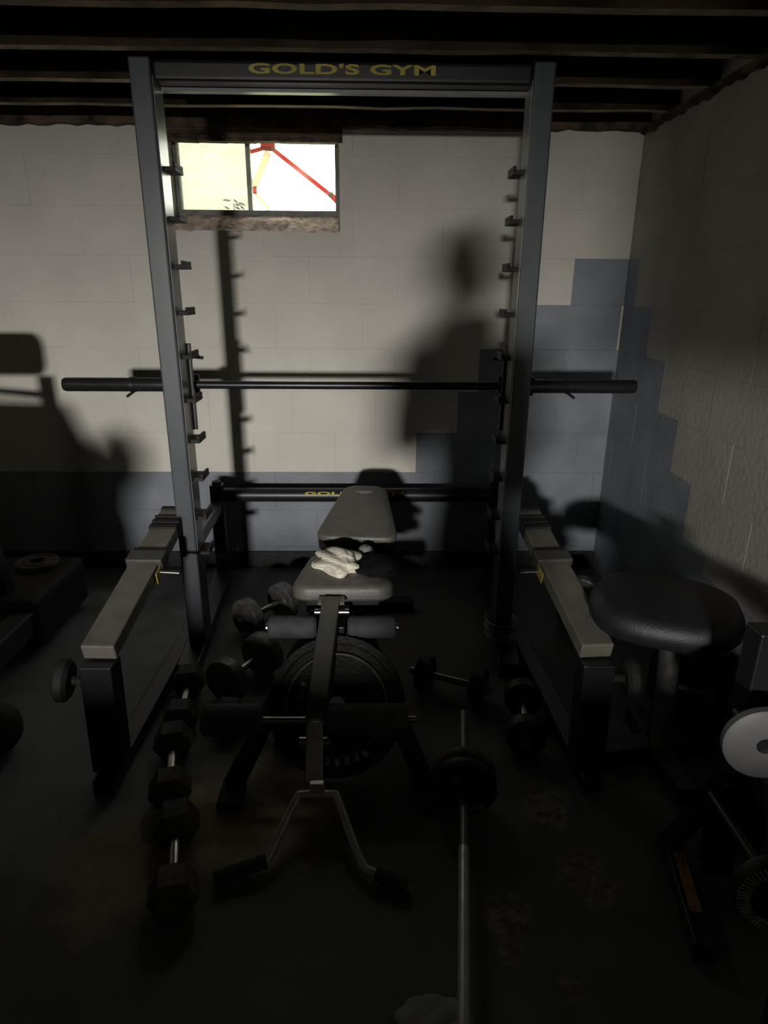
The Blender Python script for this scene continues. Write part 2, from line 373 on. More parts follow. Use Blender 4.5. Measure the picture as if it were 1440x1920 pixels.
# ceiling: boards above, joists as parts
bm = new_bm(); bx(bm, LW-0.2, RW+0.2, FW-0.2, BW+0.2, 2.25, 2.30)
ceiling = struct(obj('ceiling', bm, M['subfloor']), 'open basement ceiling of dark wood joists', 'ceiling')
def joist_mesh(seed):
    rnd = random.Random(seed); bm = new_bm(); n = 26; x0, x1 = LW+0.01, RW+0.05
    R = []
    for i in range(n+1):
        x = x0+(x1-x0)*i/n; dz = rnd.uniform(-0.003, 0.003); dy = rnd.uniform(-0.002, 0.002)
        R.append([bm.verts.new(p) for p in ((x, -0.02+dy, dz), (x, 0.02+dy, dz), (x, 0.02, 0.192), (x, -0.02, 0.192))])
    for i in range(n):
        for k in range(4): bm.faces.new((R[i][k], R[i+1][k], R[i+1][(k+1) % 4], R[i][(k+1) % 4]))
    bm.faces.new(R[0][::-1]); bm.faces.new(R[-1]); bmesh.ops.recalc_face_normals(bm, faces=bm.faces)
    return bm
jm = []
for s in range(4):
    me = bpy.data.meshes.new('joist'); b_ = joist_mesh(s); b_.to_mesh(me); b_.free(); me.materials.append(M['joist']); me.materials.append(M['joist_lit'])
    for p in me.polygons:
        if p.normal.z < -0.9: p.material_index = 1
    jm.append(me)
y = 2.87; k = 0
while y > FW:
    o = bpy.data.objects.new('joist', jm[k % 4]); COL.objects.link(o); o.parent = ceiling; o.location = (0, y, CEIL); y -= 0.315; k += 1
# sill plate on the wall, uneven lower edge
bm = new_bm(); rnd = random.Random(5); n = 90; x0, x1 = -2.6, RW; R = []
for i in range(n+1):
    x = x0+(x1-x0)*i/n; dz = rnd.uniform(-0.004, 0.006)
    if WX0 < x < WX1: dz = rnd.uniform(-0.006, 0.002)
    R.append([bm.verts.new(p) for p in ((x, BW-0.035, 2.047+dz), (x, BW+0.004, 2.045+dz), (x, BW+0.004, 2.24), (x, BW-0.035, 2.24))])
for i in range(n):
    for k in range(4): bm.faces.new((R[i][k], R[i+1][k], R[i+1][(k+1) % 4], R[i][(k+1) % 4]))
bm.faces.new(R[0][::-1]); bm.faces.new(R[-1]); bmesh.ops.recalc_face_normals(bm, faces=bm.faces)
struct(obj('trim_1', bm, M['lintel']), 'dark rough wooden sill plate along the top of the back wall', 'trim')
# sill plate / ragged edge on top of the right wall
bm = new_bm(); R = []
for i in range(n+1):
    yy = 0.6+(BW-0.036-0.6)*i/n; dz = rnd.uniform(-0.010, 0.010)
    R.append([bm.verts.new(p) for p in ((RW-0.03, yy, 2.035+dz), (RW+0.004, yy, 2.035+dz), (RW+0.004, yy, 2.058), (RW-0.03, yy, 2.058))])
for i in range(n):
    for k in range(4): bm.faces.new((R[i][k], R[i+1][k], R[i+1][(k+1) % 4], R[i][(k+1) % 4]))
bm.faces.new(R[0][::-1]); bm.faces.new(R[-1]); bmesh.ops.recalc_face_normals(bm, faces=bm.faces)
struct(obj('trim_2', bm, M['lintel']), 'dark wooden plate along the top of the right wall', 'trim')
# a pale block of raw wood nailed between the joists
bm = new_bm(); bx(bm, -0.055, 0.055, -0.03, 0.03, 0, 0.05)
tag(obj('wood_block', bm, M['chip'], bevel=0.006), 'small pale wooden block fixed to a ceiling joist above the rack', 'wood block').location = (-0.40, 2.50, 2.045)

# ------------------------------------------------------------------ fill_window (unseen side wall; added as shadow fill)
w2 = bpy.data.objects.new('fill_window', None); COL.objects.link(w2); struct(w2, 'small window added in the unseen side wall to fill the shadows', 'window')
bm = new_bm()
for (y0, y1, z0, z1) in ((SY0, SY1, SZ0, SZ0+0.03), (SY0, SY1, SZ1-0.03, SZ1), (SY0, SY0+0.03, SZ0+0.03, SZ1-0.03), (SY1-0.03, SY1, SZ0+0.03, SZ1-0.03), (-1.115, -1.085, SZ0+0.03, SZ1-0.03)):
    bx(bm, LW-0.13, LW-0.09, y0, y1, z0, z1)
obj('window_frame', bm, M['winframe'], w2)
for (y0, y1) in ((SY0+0.03, -1.115), (-1.085, SY1-0.03)):
    bm = new_bm(); bx(bm, LW-0.112, LW-0.108, y0, y1, SZ0+0.03, SZ1-0.03); obj('pane', bm, M['glass_clear'], w2)

# ------------------------------------------------------------------ window_1
win = bpy.data.objects.new('window_1', None); COL.objects.link(win); struct(win, 'small bright basement window high in the back wall', 'window')
YG = BW+0.14
# lintel: layers of dark splintered wood over the opening
bm = new_bm(); rnd = random.Random(2)
for j in range(5):
    z = 1.998+0.011*j; yj = BW-0.012*j*0.6+0.01
    for i in range(6):
        xa = WX0+(WX1-WX0)*i/6; xb = WX0+(WX1-WX0)*(i+1)/6+0.02
        beam(bm, (xa, yj+rnd.uniform(-.006, .006), z+rnd.uniform(-.003, .003)), (xb, yj+rnd.uniform(-.006, .006), z+rnd.uniform(-.003, .003)), 0.05, 0.012)
obj('lintel', bm, M['lintel'], win)
# sloping mortar sill
bm = new_bm(); n = 24; A = []; B = []; C_ = []; rnd = random.Random(9)
for i in range(n+1):
    x = WX0+0.001+(WX1-WX0-0.002)*i/n
    A.append(bm.verts.new((x, BW+0.002+rnd.uniform(-.003, .003), WZ0+rnd.uniform(-.004, .001))))
    B.append(bm.verts.new((x, BW+0.06+rnd.uniform(-.01, .01), WZ0+0.045+rnd.uniform(-.004, .004))))
    C_.append(bm.verts.new((x, YG-0.01, WZ0+0.078+rnd.uniform(-.002, .002))))
for i in range(n):
    bm.faces.new((A[i], A[i+1], B[i+1], B[i])); bm.faces.new((B[i], B[i+1], C_[i+1], C_[i]))
ext = bmesh.ops.extrude_face_region(bm, geom=bm.faces[:])
for v in ext['geom']:
    if isinstance(v, bmesh.types.BMVert): v.co.z = WZ0-0.006
bmesh.ops.recalc_face_normals(bm, faces=bm.faces)
obj('sill', bm, M['sill'], win)
fx0, fx1, fz0, fz1 = WX0+0.003, WX1-0.003, WZ0+0.074, 2.032
bm = new_bm()
bx(bm, fx0, fx1, YG-0.02, YG+0.03, fz0, fz0+0.022); bx(bm, fx0, fx1, YG-0.02, YG+0.03, fz1-0.014, fz1)
bx(bm, fx0, fx0+0.016, YG-0.02, YG+0.03, fz0+0.022, fz1-0.014); bx(bm, fx1-0.016, fx1, YG-0.02, YG+0.03, fz0+0.022, fz1-0.014)
obj('window_frame', bm, M['winframe'], win)
mxm = -0.562
bm = new_bm(); bx(bm, mxm-0.012, mxm+0.008, YG-0.012, YG+0.025, fz0+0.022, fz1-0.014); obj('mullion', bm, M['mullion'], win)
bm = new_bm(); bx(bm, fx0+0.016, mxm-0.012, YG, YG+0.004, fz0+0.022, fz1-0.014)
p_ = obj('pane', bm, M['glass_dirty'], win); p_['label'] = 'dusty yellow-green left pane'
bm = new_bm(); bx(bm, mxm+0.008, fx1-0.016, YG, YG+0.004, fz0+0.022, fz1-0.014)
p_ = obj('pane', bm, M['glass_clear'], win); p_['label'] = 'brighter clear right pane'
# jamb faces
bm = new_bm(); bx(bm, WX1-0.002, WX1+0.006, BW-0.002, YG+0.03, WZ0, 2.04); bx(bm, WX0-0.006, WX0+0.002, BW-0.002, YG+0.03, WZ0, 2.04)
obj('jamb', bm, M['winframe'], win)
# ground outside and the red strapped thing seen through the pane
bm = new_bm(); bx(bm, -6, 6, BW+0.24, 9, 1.45, 1.60); struct(obj('ground', bm, M['grass']), 'pale ground outside the window', 'ground')
YO = 3.33
st = thing('strap', 'red strap with end clips and a pale orange branch, outside the right window pane', 'strap', (-0.46, YO, 2.0))
def rel(p): return (p[0]+0.46, 0, p[1]-2.0)
def sbeam(p, q, w, h=0.006): return one(beam, rel(p), rel(q), h, w)
def flat(p, q, w):
    bm = new_bm(); a = Vector(rel(p)); b = Vector(rel(q)); d = (b-a).normalized(); nrm = Vector((-d.z, 0, d.x))
    vs = [bm.verts.new(c + nrm*s*w/2 + Vector((0, t, 0))) for c in (a, b) for s, t in ((-1, -.004), (1, -.004), (1, .004), (-1, .004))]
    for f in ((3,2,1,0),(4,5,6,7),(0,1,5,4),(1,2,6,5),(2,3,7,6),(3,0,4,7)): bm.faces.new([vs[i] for i in f])
    bmesh.ops.recalc_face_normals(bm, faces=bm.faces); return bm
obj('web', flat((-0.458, 1.998), (-0.19, 1.805), 0.019), M['red'], st)
obj('clip', flat((-0.512, 2.013), (-0.446, 2.010), 0.034), M['red'], st)
obj('clip', flat((-0.20, 1.815), (-0.163, 1.782), 0.026), M['red'], st)
obj('clip', flat((-0.552, 1.842), (-0.552, 1.812), 0.024), M['red'], st)
bm = new_bm(); tube(bm, [rel(p) for p in ((-0.573, 1.982), (-0.54, 1.99), (-0.50, 2.0), (-0.462, 1.996))], 0.009, 8); obj('web', bm, M['red'], st)
obj('branch', flat((-0.478, 1.985), (-0.552, 1.842), 0.030), M['orangestrap'], st)
obj('branch', flat((-0.548, 1.815), (-0.485, 1.745), 0.014), M['orangestrap'], st)

sp = thing('leafy_sprig', 'small reddish leafy sprig outside at the foot of the left window pane', 'plant', (-0.65, YO, 1.60))
rnd = random.Random(44)
for k in range(9):
    a = rnd.uniform(-1.1, 1.1); L = rnd.uniform(0.15, 0.185); bm = new_bm()
    c0 = Vector((rnd.uniform(-.035, .035)*1.2, rnd.uniform(-.01, .01), L)); u = Vector((math.cos(a), 0.2, math.sin(a)*0.7)).normalized(); v_ = Vector((0, 1, 0)).cross(u)
    vs = [bm.verts.new(c0+u*p+v_*q) for p, q in ((-.014, 0), (0, .005), (.016, 0), (0, -.005))]; bm.faces.new(vs)
    ex = bmesh.ops.extrude_face_region(bm, geom=bm.faces[:])
    for q in ex['geom']:
        if isinstance(q, bmesh.types.BMVert): q.co.y += 0.001
    obj('leaf', bm, M['leaf'], sp)
bm = new_bm(); tube(bm, [(0, 0, 0), (0.005, 0, 0.10), (0, 0, 0.17)], 0.002, 6); obj('stem', bm, M['leaf'], sp)

# ------------------------------------------------------------------ squat rack
RXL0, RXL1, RXR0, RXR1 = -0.727, -0.662, 0.487, 0.552
rack = thing('weight_rack', 'tall grey-blue steel weight rack with hooks up both posts, below the joists', 'weight rack', (0, 0, 0))
PY0, PY1 = 2.25, 2.36
for (a, b, s) in ((RXL0, RXL1, 1), (RXR0, RXR1, -1)):
    bm = new_bm(); bx(bm, a, b, PY0, PY1, 0.06, 2.045)
    u = obj('upright', bm, M['bluesteel'], rack, bevel=0.006)
    xi = b if s == 1 else a
    bm = new_bm(); bx(bm, min(xi, xi+s*0.002), max(xi, xi+s*0.002), PY0+0.012, PY1-0.006, 0.45, 2.0)
    obj('side_plate', bm, M['side'], u)
    # bottom foot plate
    rx = -0.752 if s > 0 else 0.608
    bm = new_bm(); beam(bm, ((a+b)/2, 2.10, 0.03), (rx, 3.04, 0.03), 0.08, 0.06); obj('base_foot', bm, M['black'], rack, bevel=0.004)
    # hooks
    for zk in (1.757, 1.612, 1.466, 1.318, 1.172, 1.02, 0.873, 0.73, 0.577, 0.436):
        bm = new_bm(); x1 = xi+s*0.036
        bx(bm, min(xi-s*.01, x1), max(xi-s*.01, x1), PY1-0.065, PY1+0.03, zk-0.010, zk+0.004)
        bx(bm, min(x1, x1-s*.010), max(x1, x1-s*.010), PY1-0.065, PY1+0.03, zk+0.004, zk+0.016)
        obj('hook', bm, M['matte'], rack, bevel=0.002)
    # bar catch bracket behind the post
    bm = new_bm(); xa, xb = sorted((xi-s*0.03, xi+s*0.014))
    bx(bm, xa, xb, PY1+0.001, PY1+0.016, 0.90, 1.21)
    bx(bm, *sorted((xi-s*0.03, xi+s*0.012)), PY1+0.016, PY1+0.10, 1.012, 1.028)
    bx(bm, *sorted((xi-s*0.03, xi+s*0.012)), PY1+0.085, PY1+0.10, 1.028, 1.09)
    obj('bar_catch', bm, M['black'], rack, bevel=0.002)
    bm = new_bm(); tube(bm, [(xi-s*0.02, PY1+0.03, 1.165), (xi+s*0.05, PY1+0.03, 1.158)], 0.006, 10); obj('catch_pin', bm, M['black'], rack)
    # rear short post
    rx = -0.752 if s > 0 else 0.608
    bm = new_bm(); bx(bm, rx-0.03, rx+0.03, 2.96, 3.02, 0.06, 0.50); obj('rear_post', bm, M['black'], rack, bevel=0.004)
    bm = new_bm(); tube(bm, [(rx, 2.99, 0.50), (rx, 2.99, 0.515)], 0.022, 16); obj('post_cap', bm, M['matte'], rack)
    bm = new_bm(); beam(bm, (rx, 2.96, 0.40), ((a+b)/2, PY1, 0.46), 0.05, 0.05); obj('rear_brace', bm, M['black'], rack, bevel=0.003)
# header with lettering
bm = new_bm(); bx(bm, RXL1, RXR0, 2.262, 2.33, 1.975+0.01, 2.043); obj('header_bar', bm, M['black'], rack, bevel=0.012, seg=3)
bm = new_bm(); bx(bm, RXL1, RXR0, 2.33, 2.36, 1.975, 1.985); obj('header_lit_edge', bm, M['side'], rack)  # pale strip stands for the window highlight along the header's lower edge
bm = new_bm(); tube(bm, [(-0.722, 2.99, 0.447), (0.578, 2.99, 0.447)], 0.034, 24); obj('rear_crossbar', bm, M['black'], rack, smooth=True)
def lettering(body, x0, x1, yy, z0, z1, parent, m, bold=0.02):
    c = bpy.data.curves.new('lettering', 'FONT'); c.body = body; c.align_x = 'LEFT'; c.size = 1.0; c.offset = bold; c.extrude = 0.002; c.space_character = 1.05
    t = bpy.data.objects.new('tmp_text', c); COL.objects.link(t); bpy.context.view_layer.update()
    me = bpy.data.meshes.new_from_object(t.evaluated_get(bpy.context.evaluated_depsgraph_get()))
    bpy.data.objects.remove(t)
    xs = [v.co.x for v in me.vertices]; ys = [v.co.y for v in me.vertices]
    sx_, sy_ = (x1-x0)/(max(xs)-min(xs)), (z1-z0)/(max(ys)-min(ys))
    for v in me.vertices:
        v.co = Vector((x0+(v.co.x-min(xs))*sx_, yy - (v.co.z+0.002)*0.35, z0+(v.co.y-min(ys))*sy_))
    seen = {}; adj = {}
    for e in me.edges:
        a, b = e.vertices; adj.setdefault(a, []).append(b); adj.setdefault(b, []).append(a)
    comp = {}
    for i in range(len(me.vertices)):
        if i in comp: continue
        st_ = [i]; comp[i] = i
        while st_:
            q = st_.pop()
            for t_ in adj.get(q, []):
                if t_ not in comp: comp[t_] = i; st_.append(t_)
    # front and back sheets of one letter share an x range: key by that
    rng = {}
    for i, c_ in comp.items(): rng.setdefault(c_, []).append(me.vertices[i].co.x)
    rng = {c_: (min(v), max(v)) for c_, v in rng.items()}
    groups = []
    for c_, (lo, hi) in sorted(rng.items(), key=lambda t: t[1]):
        for g in groups:
            if lo < g[1]-0.002 and hi > g[0]+0.002: g[2].append(c_); g[0] = min(g[0], lo); g[1] = max(g[1], hi); break
        else: groups.append([lo, hi, [c_]])
    for g in groups:
        bm = new_bm(); vm = {}
        for p in me.polygons:
            if comp[p.vertices[0]] in g[2]:
                for vi in p.vertices:
                    if vi not in vm: vm[vi] = bm.verts.new(me.vertices[vi].co)
                try: bm.faces.new([vm[vi] for vi in p.vertices])
                except ValueError: pass
        bmesh.ops.remove_doubles(bm, verts=bm.verts, dist=1e-5)
        obj('letter', bm, m, parent)
lettering("GOLD'S GYM", -0.372, 0.19, 2.2622, 2.006, 2.034, rack, M['yellow'], 0.03)
lettering("GOLD'S GYM", -0.325, 0.150, 2.957, 0.456, 0.474, rack, M['yellow'], 0.03)
# spotter rails and short front posts
for s, xr, xf, ax in ((-1, -0.752, -0.775, 'L'), (1, 0.592, 0.645, 'R')):
    r0 = Vector((xf, 1.60, 0.42)); r1 = Vector((xr, 2.34, 0.585))
    rail = obj('spotter_rail', one(beam, r0, r1, 0.095, 0.05), M['beige'], rack, bevel=0.005)
    d = (r1-r0)
    up = Vector((0, 0, 0.008))
    for t0, t1, wd, key in ((0.985, 0.955, 0.088, 'matte'), (0.90, 0.885, 0.10, 'matte'), (0.865, 0.835, 0.10, 'matte'), (0.82, 0.79, 0.10, 'matte'), (0.62, 0.60, 0.11, 'matte')):
        o = obj('rail_band', one(beam, r0+d*t1+up, r0+d*t0+up, wd, 0.05), M[key], rail, bevel=0.002)
    o = obj('rail_collar', one(beam, r0+d*0.52+up*0.5, r0+d*0.60+up*0.5, 0.122, 0.066), M['post'], rail, bevel=0.005); o['label'] = 'dark sliding collar'
    q = r0+d*0.49+Vector((-s*0.056, 0, -0.004))
    o = obj('caution_label', one(beam, q-d*0.035, q+d*0.10, 0.004, 0.04), M['yellow2'], rail); o['label'] = 'yellow caution label'
    tt = r0+d*0.50
    obj('lock_pin', one(tube, [tt+Vector((-s*0.04, 0, 0.0)), tt+Vector((-s*0.12, 0, -0.005))], 0.006, 10), M['chrome'], rail, smooth=True)
    bm = new_bm(); beam(bm, (xf, 1.60, 0.392), (xf+s*0.0, 1.58, 0.05), 0.075, 0.09); obj('front_post', bm, M['black'], rack, bevel=0.004)
    bm = new_bm(); beam(bm, (xf, 1.50, 0.03), (-0.76 if s < 0 else 0.60, 2.40, 0.03), 0.06, 0.055); obj('base_rail', bm, M['black'], rack, bevel=0.004)
    bm = new_bm(); lathe(bm, [(0, -0.01), (0.05, -0.01), (0.062, 0.0), (0.062, 0.02), (0.05, 0.03), (0, 0.03)], (s, -0.1, 0.1), (xf+s*0.10, 1.60, 0.33), 24)
    tube(bm, [(xf+s*0.03, 1.60, 0.33), (xf+s*0.12, 1.60, 0.33)], 0.014, 12); obj('peg_knob', bm, M['rubber'], rack, smooth=True)
# coil at the foot of the right upright
bm = new_bm(); pts = [(0.520+0.062*math.cos(a/12*2*PI), 2.305+0.088*math.sin(a/12*2*PI), 0.075+0.015*a/12) for a in range(0, 12*5+1)]
tube(bm, pts, 0.004, 6)
tag(obj('spring', bm, M['dullsteel'], smooth=True), 'small steel coil spring around the foot of the right rack post', 'spring')

# ------------------------------------------------------------------ olympic bar on the hooks
def bar_end(bm, x0, x1, r): tube(bm, [(x0, 0, 0), (x1, 0, 0)], r, 24)
bar = thing('barbell', 'long dark steel barbell lying across the rack hooks in front of the window wall', 'barbell', (-0.076, 2.41, 1.058))
bm = new_bm(); tube(bm, [(-0.66, 0, 0), (0.66, 0, 0)], 0.0145, 24); obj('shaft', bm, M['barsteel'], bar, smooth=True)
for s in (-1, 1):
    bm = new_bm(); lathe(bm, [(0, 0.64), (0.036, 0.64), (0.036, 0.672), (0.0252, 0.675), (0.0252, 1.052), (0.022, 1.060), (0, 1.060)], (s, 0, 0), (0, 0, 0), 28)
    sl = obj('sleeve', bm, M['barsteel'], bar, smooth=True)
    bm = new_bm(); lathe(bm, [(0.0255, 0.80), (0.0285, 0.80), (0.0285, 0.815), (0.0255, 0.815)], (s, 0, 0), (0, 0, 0), 28)
    tube(bm, [(s*0.808, 0, -0.026), (s*0.835, 0, -0.044)], 0.005, 8); obj('collar', bm, M['barsteel'], bar, smooth=True)

# ------------------------------------------------------------------ bench
bench = thing('weight_bench', 'grey vinyl weight bench with inclined back and leg lever, inside the rack', 'weight bench', (0, 0, 0))
def pad(outline, thick, mtx, m, name, parent, lip=0.022):
    # outline: list of (x, y); soft edge by stacked insets
    bm = new_bm(); c = Vector((sum(p[0] for p in outline)/len(outline), sum(p[1] for p in outline)/len(outline), 0))
    prof = [(-0.012, 0), (0, lip*0.5), (0, thick-lip), (-lip*0.35, thick-lip*0.35), (-lip, thick)]
    rings = []
    for (ins, z) in prof:
        ring = []
        for p in outline:
            v = Vector((p[0], p[1], 0)); d = (v-c); L = d.length
            ring.append(bm.verts.new(c + d*((L+ins)/L) + Vector((0, 0, z))))
        rings.append(ring)
    n = len(outline)
    for i in range(len(rings)-1):
        for k in range(n): bm.faces.new((rings[i][k], rings[i][(k+1) % n], rings[i+1][(k+1) % n], rings[i+1][k]))
    bm.faces.new(rings[0][::-1]); bm.faces.new(rings[-1])
    bmesh.ops.transform(bm, matrix=mtx, verts=bm.verts)
    bmesh.ops.recalc_face_normals(bm, faces=bm.faces)
    return obj(name, bm, m, parent, smooth=True)
def rounded(pts, r, n=5):
    out = []
    N = len(pts)
    for i in range(N):
        p0, p1, p2 = Vector(pts[i-1]), Vector(pts[i]), Vector(pts[(i+1) % N])
        a = (p0-p1).normalized(); b = (p2-p1).normalized()
        s = p1+a*r; e = p1+b*r
        for k in range(n+1):
            t = k/n; q = s*(1-t)**2 + p1*2*t*(1-t) + e*t*t; out.append((q.x, q.y))
    return out
# seat: wide at the front, top surface 0.45 m
seat_out = rounded([(-0.178, 0), (0.178, 0), (0.128, 0.30), (-0.128, 0.30)], 0.065)
MT = Matrix.Translation((-0.098, 1.915, 0.415))
pad(seat_out, 0.06, MT, M['pad'], 'seat', bench)
MTb = Matrix.Translation((-0.098, 1.90, 0.398))
bm = new_bm(); bx(bm, -0.12, 0.12, 0.03, 0.29, 0, 0.028, MTb); obj('seat_plate', bm, M['black'], bench)
# backrest inclined up and away
ang = math.atan2(0.66-0.475, 2.66-2.215)
back_out = rounded([(-0.160, 0), (0.160, 0), (0.086, 0.385), (-0.086, 0.385)], 0.055)
MB = Matrix.Translation((-0.06, 2.245, 0.455)) @ Matrix.Rotation(math.radians(-5), 4, 'Z') @ Matrix.Rotation(math.radians(14), 4, 'X')
bk = pad(back_out, 0.028, MB @ Matrix.Translation((0, 0.006, 0.040)), M['pad'], 'backrest', bench, lip=0.012)
sh_ = pad([(x*0.98, y) for x, y in back_out], 0.042, MB, M['black'], 'backrest_shell', bench, lip=0.006); sh_['label'] = 'black underside shell'
# small stitched emblem patch near the top
oval = [(0.036*math.cos(2*PI*k/24), 0.335+0.016*math.sin(2*PI*k/24)) for k in range(24)]
pad(oval, 0.0705, MB, M['patch'], 'emblem', bk, lip=0.002)
oval2 = [(0.022*math.cos(2*PI*k/24), 0.335+0.007*math.sin(2*PI*k/24)) for k in range(24)]
pad(oval2, 0.0725, MB, M['pad'], 'emblem', bk, lip=0.002)
bm = new_bm(); beam(bm, MB @ Vector((0, 0.03, -0.012)), MB @ Vector((0, 0.35, -0.012)), 0.05, 0.025); obj('back_support', bm, M['black'], bench)
# frame
bm = new_bm(); beam(bm, (-0.12, 1.84, 0.335), (-0.06, 2.62, 0.30), 0.06, 0.06); obj('spine', bm, M['black'], bench, bevel=0.004)
bm = new_bm(); beam(bm, (-0.06, 2.60, 0.29), (-0.055, 2.66, 0.03), 0.06, 0.05); obj('leg', bm, M['black'], bench, bevel=0.004)
bm = new_bm(); bx(bm, -0.30, 0.19, 2.63, 2.69, 0.0, 0.05); obj('rear_foot', bm, M['black'], bench, bevel=0.006)
bm = new_bm(); beam(bm, (-0.06, 2.50, 0.31), (-0.057, 2.50, 0.50), 0.04, 0.04); obj('incline_strut', bm, M['black'], bench)
for sx_, xe in ((-1, -0.405), (1, 0.155)):
    bm = new_bm(); beam(bm, (-0.125+sx_*0.07, 2.05, 0.30), (xe, 1.51, 0.03), 0.05, 0.045); obj('leg', bm, M['black'], bench, bevel=0.004)
    bm = new_bm(); bx(bm, xe-0.035, xe+0.035, 1.44, 1.54, 0, 0.03); obj('rubber_foot', bm, M['rubber'], bench, bevel=0.006)
# top pair of thigh rollers
for sx_ in (-1, 1):
    bm = new_bm(); lathe(bm, [(0, 0.05), (0.03, 0.05), (0.037, 0.058), (0.037, 0.20), (0.03, 0.207), (0, 0.207)], (sx_, 0, 0), (-0.13, 1.86, 0.355), 24)
    obj('foam_roller', bm, M['foam'], bench, smooth=True)
    bm = new_bm(); lathe(bm, [(0, 0.205), (0.012, 0.205), (0.012, 0.215), (0, 0.215)], (sx_, 0, 0), (-0.13, 1.86, 0.355), 12); obj('rod_cap', bm, M['chrome'], bench)
# lever arm (leg developer)
p0, p1 = Vector((-0.132, 1.875, 0.44)), Vector((-0.168, 1.575, 0.185))
lever = obj('leg_lever', one(beam, p0+(p0-p1)*0.0, p1, 0.058, 0.045), M['post'], bench, bevel=0.005)
bm = new_bm(); bx(bm, -0.175, -0.090, 1.855, 1.905, 0.437, 0.445); obj('lever_cap', bm, M['dullsteel'], lever)
bm = new_bm(); tube(bm, [(-0.185, 1.85, 0.415), (-0.075, 1.85, 0.415)], 0.010, 16); obj('pivot_bolt', bm, M['chrome'], lever, smooth=True)
bm = new_bm(); tube(bm, [(-0.47, 1.60, 0.19), (0.13, 1.60, 0.19)], 0.010, 14); obj('roller_rod', bm, M['chrome'], lever, smooth=True)
for xa, xb in ((-0.500, -0.325), (-0.135, 0.105)):
    bm = new_bm(); lathe(bm, [(0, 0), (0.038, 0), (0.047, 0.008), (0.047, xb-xa-0.008), (0.038, xb-xa), (0, xb-xa)], (1, 0, 0), (xa, 1.60, 0.19), 28)
    obj('foam_roller', bm, M['foam'], lever, smooth=True)
bm = new_bm(); beam(bm, (-0.168, 1.575, 0.20), (-0.160, 1.435, 0.105), 0.048, 0.035); obj('lever_end', bm, M['brightsteel'], lever, bevel=0.004)
bm = new_bm(); lathe(bm, [(0, -0.02), (0.013, -0.02), (0.013, 0.002), (0, 0.002)], (0, -0.65, 0.75), (-0.161, 1.46, 0.138), 16); obj('lever_end_bolt', bm, M['black'], lever)
bm = new_bm(); tube(bm, [(-0.21, 1.535, 0.165), (-0.12, 1.535, 0.165)], 0.014, 16); obj('plate_peg', bm, M['chrome'], lever, smooth=True)
# carabiner loop
bm = new_bm(); pts = []
for k in range(25):
    a = 2*PI*k/24; pts.append((-0.158+0.030*math.cos(a), 1.538-0.045*math.sin(a)*0.75, 0.205+0.075*math.sin(a)*0.8))
tube(bm, pts, 0.003, 8, cap=False); tag(obj('carabiner', bm, M['dullsteel'], smooth=True), 'thin steel carabiner loop hanging on the bench lever', 'carabiner')

# things on the seat
bm = new_bm(); blob(bm, (0, 0, 0), 0.070, 0.068, 0.034, 0.7, 4, 4)
tag(obj('cloth', bm, M['cloth'], smooth=False), 'pale crumpled glove or cloth lying on the bench seat', 'cloth').location = (-0.122, 2.055, 0.500)
bm = new_bm(); blob(bm, (0, 0, 0), 0.060, 0.066, 0.028, 0.55, 8, 4)
tag(obj('cloth', bm, M['blackcloth'], smooth=False), 'black crumpled cloth on the right half of the bench seat', 'cloth').location = (0.018, 2.035, 0.497)
bm = new_bm(); blob(bm, (0, 0, 0), 0.026, 0.032, 0.020, 0.3, 12, 3)
tag(obj('cloth', bm, M['greycloth'], smooth=True), 'small grey folded tag beside the pale cloth on the bench seat', 'cloth').location = (-0.024, 2.150, 0.502)

# drop handle on the floor in front of the lever
hd = thing('cable_handle', 'bent steel pull handle with black grips on the floor before the bench', 'handle', (0, 0, 0))
def smooth_path(P, n=6):
    out = []
    P = [Vector(p) for p in P]
    for i in range(len(P)-1):
        a = P[max(i-1, 0)]; b = P[i]; c = P[i+1]; d = P[min(i+2, len(P)-1)]
        for k in range(n):
            t = k/n
            out.append(0.5*((2*b)+(-a+c)*t+(2*a-5*b+4*c-d)*t*t+(-a+3*b-3*c+d)*t**3))
    out.append(P[-1]); return out
bm = new_bm(); tube(bm, smooth_path([(-0.275, 1.245, 0.030), (-0.262, 1.26, 0.034), (-0.235, 1.33, 0.06), (-0.205, 1.395, 0.09), (-0.19, 1.405, 0.095), (-0.110, 1.405, 0.095), (-0.095, 1.395, 0.09), (-0.055, 1.30, 0.055), (-0.025, 1.235, 0.034), (-0.008, 1.218, 0.030), (0.05, 1.195, 0.027)]), 0.0115, 14)
obj('bent_tube', bm, M['brightsteel'], hd, smooth=True)
bm = new_bm(); tube(bm, [(-0.268, 1.25, 0.028), (-0.39, 1.205, 0.022)], 0.018, 16); obj('grip', bm, M['rubber'], hd, smooth=True)
bm = new_bm(); tube(bm, [(0.01, 1.211, 0.028), (0.085, 1.183, 0.022)], 0.018, 16); obj('grip', bm, M['rubber'], hd, smooth=True)
bm = new_bm(); bx(bm, -0.17, -0.13, 1.397, 1.415, 0.10, 0.135); obj('lug', bm, M['brightsteel'], hd, bevel=0.003)

